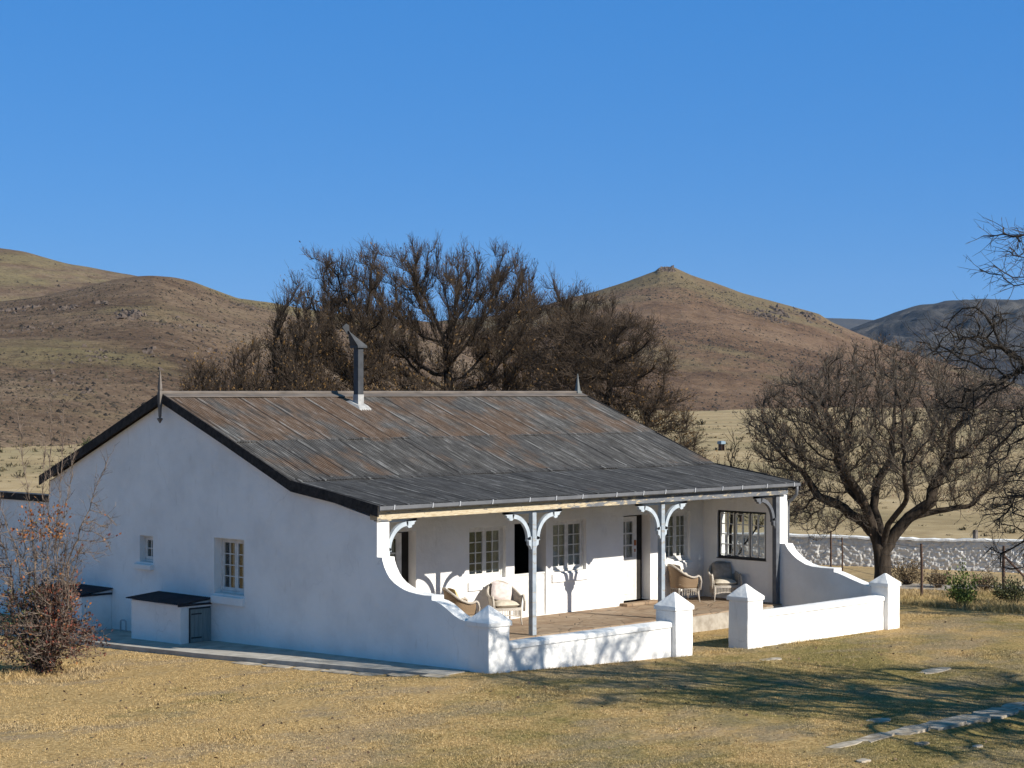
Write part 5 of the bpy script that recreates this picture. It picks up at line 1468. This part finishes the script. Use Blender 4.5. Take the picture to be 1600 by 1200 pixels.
for a, b in zip(vt[:-1], vt[1:]):
    for i in range(4): bm.faces.new((a[i], a[i + 1], b[i + 1], b[i]))
obj("coping", bm, M["plaster"], sw)

fence = thing("wire_fence", "rusty post and wire fence in front of the stone wall", "fence", (24.5, 5.9, -0.85))
fo = Vector((24.5, 5.9, -0.85))
fposts = [((30.6, 13.6), 1.45, 0.035, "rusty"), ((30.3, 12.9), 1.25, 0.03, "rusty"), ((24.6, 5.95), 1.62, 0.042, "rusty"), ((34.4, 10.0), 1.45, 0.10, "thick"), ((26.3, 4.1), 1.62, 0.05, "dark"), ((28.2, 2.0), 1.6, 0.05, "dark")]
tops = []
for (p, h, r_, kd) in fposts:
    z = float(gz(*p))
    bm = bmesh.new()
    ln = random.uniform(-0.04, 0.04)
    tube(bm, [(p[0] - fo.x, p[1] - fo.y, z - 0.3 - fo.z), (p[0] - fo.x + ln * 0.5, p[1] - fo.y, z + h * 0.5 - fo.z), (p[0] - fo.x + ln, p[1] - fo.y + ln, z + h - fo.z)], [r_ * 1.1, r_, r_ * 0.9], 7)
    obj("fence_post", bm, M["finial"] if kd == "thick" else M["rusty"], fence)
    tops.append((p[0] - fo.x, p[1] - fo.y, z + h - fo.z))
bm = bmesh.new()
for a, b in ((0, 2), (2, 4), (4, 5)):
    for q in (0.92, 0.66, 0.4, 0.18):
        pa, pb = Vector(tops[a]), Vector(tops[b])
        pa.z -= (1 - q) * 1.5; pb.z -= (1 - q) * 1.5
        mid = (pa + pb) / 2; mid.z -= 0.04
        tube(bm, [pa, mid, pb], 0.005, 4)
obj("wire", bm, M["wire"], fence)
bm = bmesh.new()
tube(bm, [Vector(tops[4]) + Vector((0, 0, -0.3)), Vector(tops[4]) + Vector((0.9, -0.95, -1.65))], 0.035, 6); tube(bm, [Vector(tops[4]) + Vector((0, 0, -0.2)), Vector(tops[4]) + Vector((-0.75, 0.8, -1.2))], 0.008, 5)
obj("brace", bm, M["rusty"], fence)

rl = at(1128, 96)
rz_ = float(gz(*rl))
rt = thing("rail_fence", "dark timber post and rail fence beyond the right roof slope", "fence", (rl[0], rl[1], rz_))
ld = Vector((LAT[0], LAT[1], 0))
for a, h in ((-0.15, 3.3), (0.95, 2.6), (3.0, 2.4)):
    bm = bmesh.new(); p = ld * a; tube(bm, [(p.x, p.y, -0.3), (p.x, p.y, h * 0.72)], 0.10, 7); obj("fence_post", bm, M["rusty"], rt)
bm = bmesh.new()
for z in (1.75, 0.9): tube(bm, [ld * -0.5 + Vector((0, 0, z)), ld * 3.2 + Vector((0, 0, z - 0.05))], 0.07, 6)
obj("rail", bm, M["rusty"], rt)
nt_ = len(PLAIN); rgp = np.random.default_rng(19)
szp = np.repeat(rgp.lognormal(-1.75, 0.45, nt_) * np.clip(np.hypot(PLAIN[:, 0] + 26, PLAIN[:, 1] + 27) / 170, 0.3, 1.8), 26)
Pt = np.repeat(PLAIN, 26, 0) + np.concatenate([rgp.normal(0, 0.45, (nt_ * 26, 2)) * szp[:, None], np.zeros((nt_ * 26, 1))], 1)
Dt = norm(np.concatenate([rgp.normal(0, 0.6, (nt_ * 26, 2)), np.ones((nt_ * 26, 1))], 1))
V, F = leaf_quads(Pt, Dt, rgp, 1.0, 0.2)
V = (V.reshape(-1, 4, 3) - Pt[:, None]) * szp[:, None, None] + Pt[:, None]
tag(np_obj("plain_scrub", V.reshape(-1, 3), F, M["scrub"]), "grey green tussocks scattered over the tan plain", "scrub", kind="stuff")
bp = at(1127, 215)
bm = bmesh.new(); box(bm, -0.40, 0.40, -0.30, 0.30, 0.0, 0.30); box(bm, -0.3, 0.3, -0.22, 0.22, 0.30, 0.35)
tk = obj("water_tank", bm, m_simple("pale_blue", (0.15, 0.22, 0.28), (0.22, 0.29, 0.35), 3, 0.6), bevel=0.05)
tk.location = (bp[0], bp[1], float(gz(*bp)) - 0.05 + 0.75)
tag(tk, "tiny pale blue tank beyond the timber rail fence", "tank")
bm = bmesh.new(); box(bm, -0.25, -0.2, -0.25, 0.25, -1.2, 0.0); box(bm, 0.2, 0.25, -0.25, 0.25, -1.2, 0.0)
obj("leg", bm, M["rusty"], tk)

# gravel track beyond the fence
tp = [(20.5, 16.0), (24.0, 12.2), (27.2, 8.7), (30.4, 4.6), (34.0, -0.5), (38, -7)]
Vt, nT = [], 60
for i in range(nT):
    f = i / (nT - 1) * (len(tp) - 1); a = int(min(f, len(tp) - 2)); q = f - a
    p = np.array(tp[a]) * (1 - q) + np.array(tp[a + 1]) * q; d = np.array(tp[a + 1]) - np.array(tp[a]); d = d / np.linalg.norm(d); n_ = np.array([d[1], -d[0]])
    for o_ in np.linspace(-1.1, 1.1, 9):
        v = p + n_ * (o_ + (0.15 * math.sin(i * 1.3 + o_ * 3) if abs(o_) > 1 else 0)); Vt.append((v[0], v[1], float(gz(v[0], v[1])) + 0.012))
tag(np_obj("gravel_track", np.array(Vt), grid_faces(nT, 9), M["gravel"], smooth=True), "pale gravel track crossing behind the wire fence", "track", kind="structure")

# ------------------------------------------------------------------ paving stones
def flat_stone(x, y, rx, ry, h, seed, label, group, name="paving_stone", rz=0.0, lift=0.0):
    rg = random.Random(seed)
    z = float(gz(x, y))
    bm = bmesh.new()
    n = rg.randint(11, 15)
    o_, i_ = [], []
    for k in range(n):
        a = 2 * math.pi * k / n + rg.uniform(-0.15, 0.15)
        # squarish outline
        q = 1 / max(abs(math.cos(a)), abs(math.sin(a))) ** 0.75
        f = q * rg.uniform(0.74, 1.05)
        o_.append((rx * f * math.cos(a), ry * f * math.sin(a)))
    t0 = rg.uniform(-0.015, 0.015)
    hexa(bm, [(p[0], p[1], -0.25) for p in o_], [(p[0], p[1], h - 0.015 + t0 * p[0]) for p in o_])
    top = [f for f in bm.faces if all(v.co.z > 0 for v in f.verts) or (len(f.verts) == n and f.calc_center_median().z > h * 0.3)]
    r = bmesh.ops.inset_region(bm, faces=[f for f in bm.faces if len(f.verts) == n and f.calc_center_median().z > -0.1], thickness=min(rx, ry) * 0.08, depth=0.0)
    for f in bm.faces:
        if len(f.verts) == n and f.calc_center_median().z > -0.1:
            for v in f.verts: v.co.z += 0.015
    o = obj(name, bm, M["stone"], bevel=0.006)
    o.location = (x, y, z + lift); o.rotation_euler = (0, 0, rz)
    return tag(o, label, "stone", group)
ps = [(-0.95, -9.05, 0.44, 0.13), (0.0, -9.02, 0.52, 0.19), (1.05, -8.94, 0.55, 0.24), (2.15, -8.84, 0.56, 0.27), (3.25, -8.76, 0.56, 0.31), (4.36, -8.68, 0.57, 0.35), (5.48, -8.62, 0.57, 0.38), (6.6, -8.58, 0.58, 0.40)]
lab = ["leftmost kerb stone at the near end of the path edge, lying flush", "second kerb stone from the left end of the path edge", "third kerb stone from the left end of the path edge", "fourth kerb stone from the left end of the path edge",
       "fifth kerb stone from the left end of the path edge", "sixth kerb stone from the left end of the path edge", "seventh kerb stone of the path edge, at the right border", "last kerb stone of the path edge, mostly outside the right border"]
for i, (x, y, rx, ry) in enumerate(ps):
    flat_stone(x, y, rx * 1.06, ry, 0.015 + 0.007 * min(i, 5), 200 + i, lab[i], "flat stones edging the path", "kerb_stone", R(4 + random.uniform(-4, 4)))
for i, (x, y, rx, ry, lb) in enumerate([(8.54, -4.7, 0.62, 0.20, "largest flat stone in the lawn, by the top of the tree shadow"), (7.1, -1.5, 0.34, 0.14, "flat stone in the lawn between the gateway and the largest stone"),
                                     (0.0, -9.9, 0.12, 0.09, "small loose stone in the grass below the middle of the kerb stones"), (0.6, -10.55, 0.11, 0.08, "small loose stone in the grass at the lower right corner"), (-1.8, -10.0, 0.14, 0.09, "small loose stone at the bottom, left of the kerb stones' near end"),
                                     (1.75, -7.9, 0.34, 0.18, "flat stone in the shaded lawn above the kerb stones")]):
    flat_stone(x, y, rx, ry, 0.012 if rx > 0.29 else 0.028, 230 + i, lb, "loose stones in the lawn", "lawn_stone", R(random.uniform(-15, 15)))
yy = 0.55
sl = ["nearest the corner pillar", "second from the corner pillar", "third from the corner pillar", "fourth from the corner pillar", "fifth from the corner pillar", "sixth from the corner pillar", "farthest from the corner pillar"]
for i in range(7):
    xx = float(np.interp(yy, [0.55, 3.07, 5.8], [-0.84, -1.18, -1.54]))
    flat_stone(xx, yy, 0.20, 0.42, 0.008 + 0.008 * (i % 2), 260 + i, "edging stone laid along the concrete apron, " + sl[i], "edging stones by the apron", "edging_stone", R(8), 0.0)
    yy += 0.86

# ------------------------------------------------------------------ grass blades and fallen leaves
rg = np.random.default_rng(77)
n = 420000
dep = np.sqrt(rg.uniform(25.5 ** 2, 62 ** 2, n) ** 1.0)
dep = 25.5 + (62 - 25.5) * rg.uniform(0, 1, n) ** 1.35
lat = dep * rg.uniform(-0.285, 0.285, n)
gx = CAM[0] + DEP[0] * dep + LAT[0] * lat; gy = CAM[1] + DEP[1] * dep + LAT[1] * lat
slabx = np.interp(gy, [0.55, 3.07, 5.8, 7.7, 9.5, 13, 16], [-0.95, -1.32, -1.70, -1.75, -1.8, -1.85, -1.85])
ok = ~((gx > -0.02) & (gx < 14.35) & (gy > 3.3)) & ~((gx > slabx - 0.02) & (gx < 0.1) & (gy > 0.5))
for (x, y, rx, ry) in ps: ok &= ~((np.abs(gx - x) < rx * 0.98) & (np.abs(gy - y) < ry * 0.98))
ok &= ~((gx > -0.02) & (gx < 14.4) & (gy > 0.0) & (gy < 0.5) & ~((gx > 6.3) & (gx < 8.2)))
ok &= rg.uniform(0, 1, n) < np.clip(fbm(gx * 0.8, gy * 0.8, 3, 31) * 3 + 0.75, 0.12, 1)
ok &= ~((gx > 20.3) & (np.abs((gx - 27.2) * 0.73 + (gy - 8.7) * 0.68) < 1.1))
gx, gy = gx[ok], gy[ok]
m = len(gx)
tall = sstep(0.05, 0.35, fbm(gx * 0.5, gy * 0.5, 3, 41)) 
hb = 0.011 + 0.016 * rg.uniform(0, 1, m) + 0.020 * tall
hb = hb * (1 + 5.0 * ((gx > 21) & (rg.uniform(0, 1, m) < 0.5)))
nearw = (np.abs(gy - 0.05) < 0.16) & (gx > -0.3) & (gx < 14.5)
hb = np.where(nearw, hb * 2.4, hb)
bushd = np.hypot(gx + 5.0, gy - 7.6)
hb = np.where(bushd < 1.45, hb * rg.uniform(1.5, 5.0, m), hb)
K = 4
B = np.repeat(np.stack([gx, gy, gz(gx, gy) - 0.006], -1), K, 0) + np.concatenate([rg.normal(0, 0.035, (m * K, 2)), np.zeros((m * K, 1))], 1)
H = np.repeat(hb, K) * rg.uniform(0.5, 1.25, m * K)
th = rg.uniform(0, 6.283, m * K); wd = 0.0042 + 0.005 * rg.uniform(0, 1, m * K)
tilt = rg.normal(0, 0.75, (m * K, 2))
s_ = np.stack([np.cos(th), np.sin(th), np.zeros(m * K)], -1) * wd[:, None]
tip = B + np.concatenate([tilt * H[:, None], H[:, None]], 1)
V = np.stack([B - s_, B + s_, tip], 1).reshape(-1, 3)
tag(np_obj("grass", V, np.arange(len(V)).reshape(-1, 3), M["grass"]), "short dry straw coloured grass of the lawn", "grass", kind="stuff")
nl = 900
lx = rg.uniform(6.2, 9.5, nl); ly = 3.25 - np.abs(rg.normal(0, 0.35, nl)); 
dl = 26 + 26 * rg.uniform(0, 1, 1100); ll = dl * rg.uniform(-0.28, 0.28, 1100)
ax, ay = CAM[0] + DEP[0] * dl + LAT[0] * ll, CAM[1] + DEP[1] * dl + LAT[1] * ll
ko = ~((ax > -2.0) & (ax < 14.4) & (ay > -0.1)) & (fbm(ax * 0.4, ay * 0.4, 3, 88) > -0.02)
lx, ly = np.concatenate([lx, ax[ko]]), np.concatenate([ly, ay[ko]]); nl = len(lx)
P = np.stack([lx, ly, gz(lx, ly) + 0.02], -1)
Dn = rg.normal(0, 1, (nl, 3)) * (1, 1, 0.25)
V, F = leaf_quads(P, norm(Dn), rg, 0.06, 0.7)
tag(np_obj("fallen_leaves", V, F, lfbrown), "fallen brown leaves drifted inside the gateway and scattered over the lawn", "leaves", kind="stuff")

# ------------------------------------------------------------------ thin air between here and the far hills
k = N("haze")
pvn = k.n("VolumePrincipled")
pvn.inputs["Color"].default_value = (0.50, 0.70, 1.0, 1)
pvn.inputs["Density"].default_value = 3.6e-5
pvn.inputs["Anisotropy"].default_value = 0.2
k.t.nodes.remove(k.b)
k.l(pvn.outputs[0], k.out.inputs["Volume"])
hz = obj("haze", boxbm(-9200, 9200, -9200, 9200, -14, 620), k.m)
tag(hz, "faint blue haze in the air over the valley", "haze", kind="stuff")
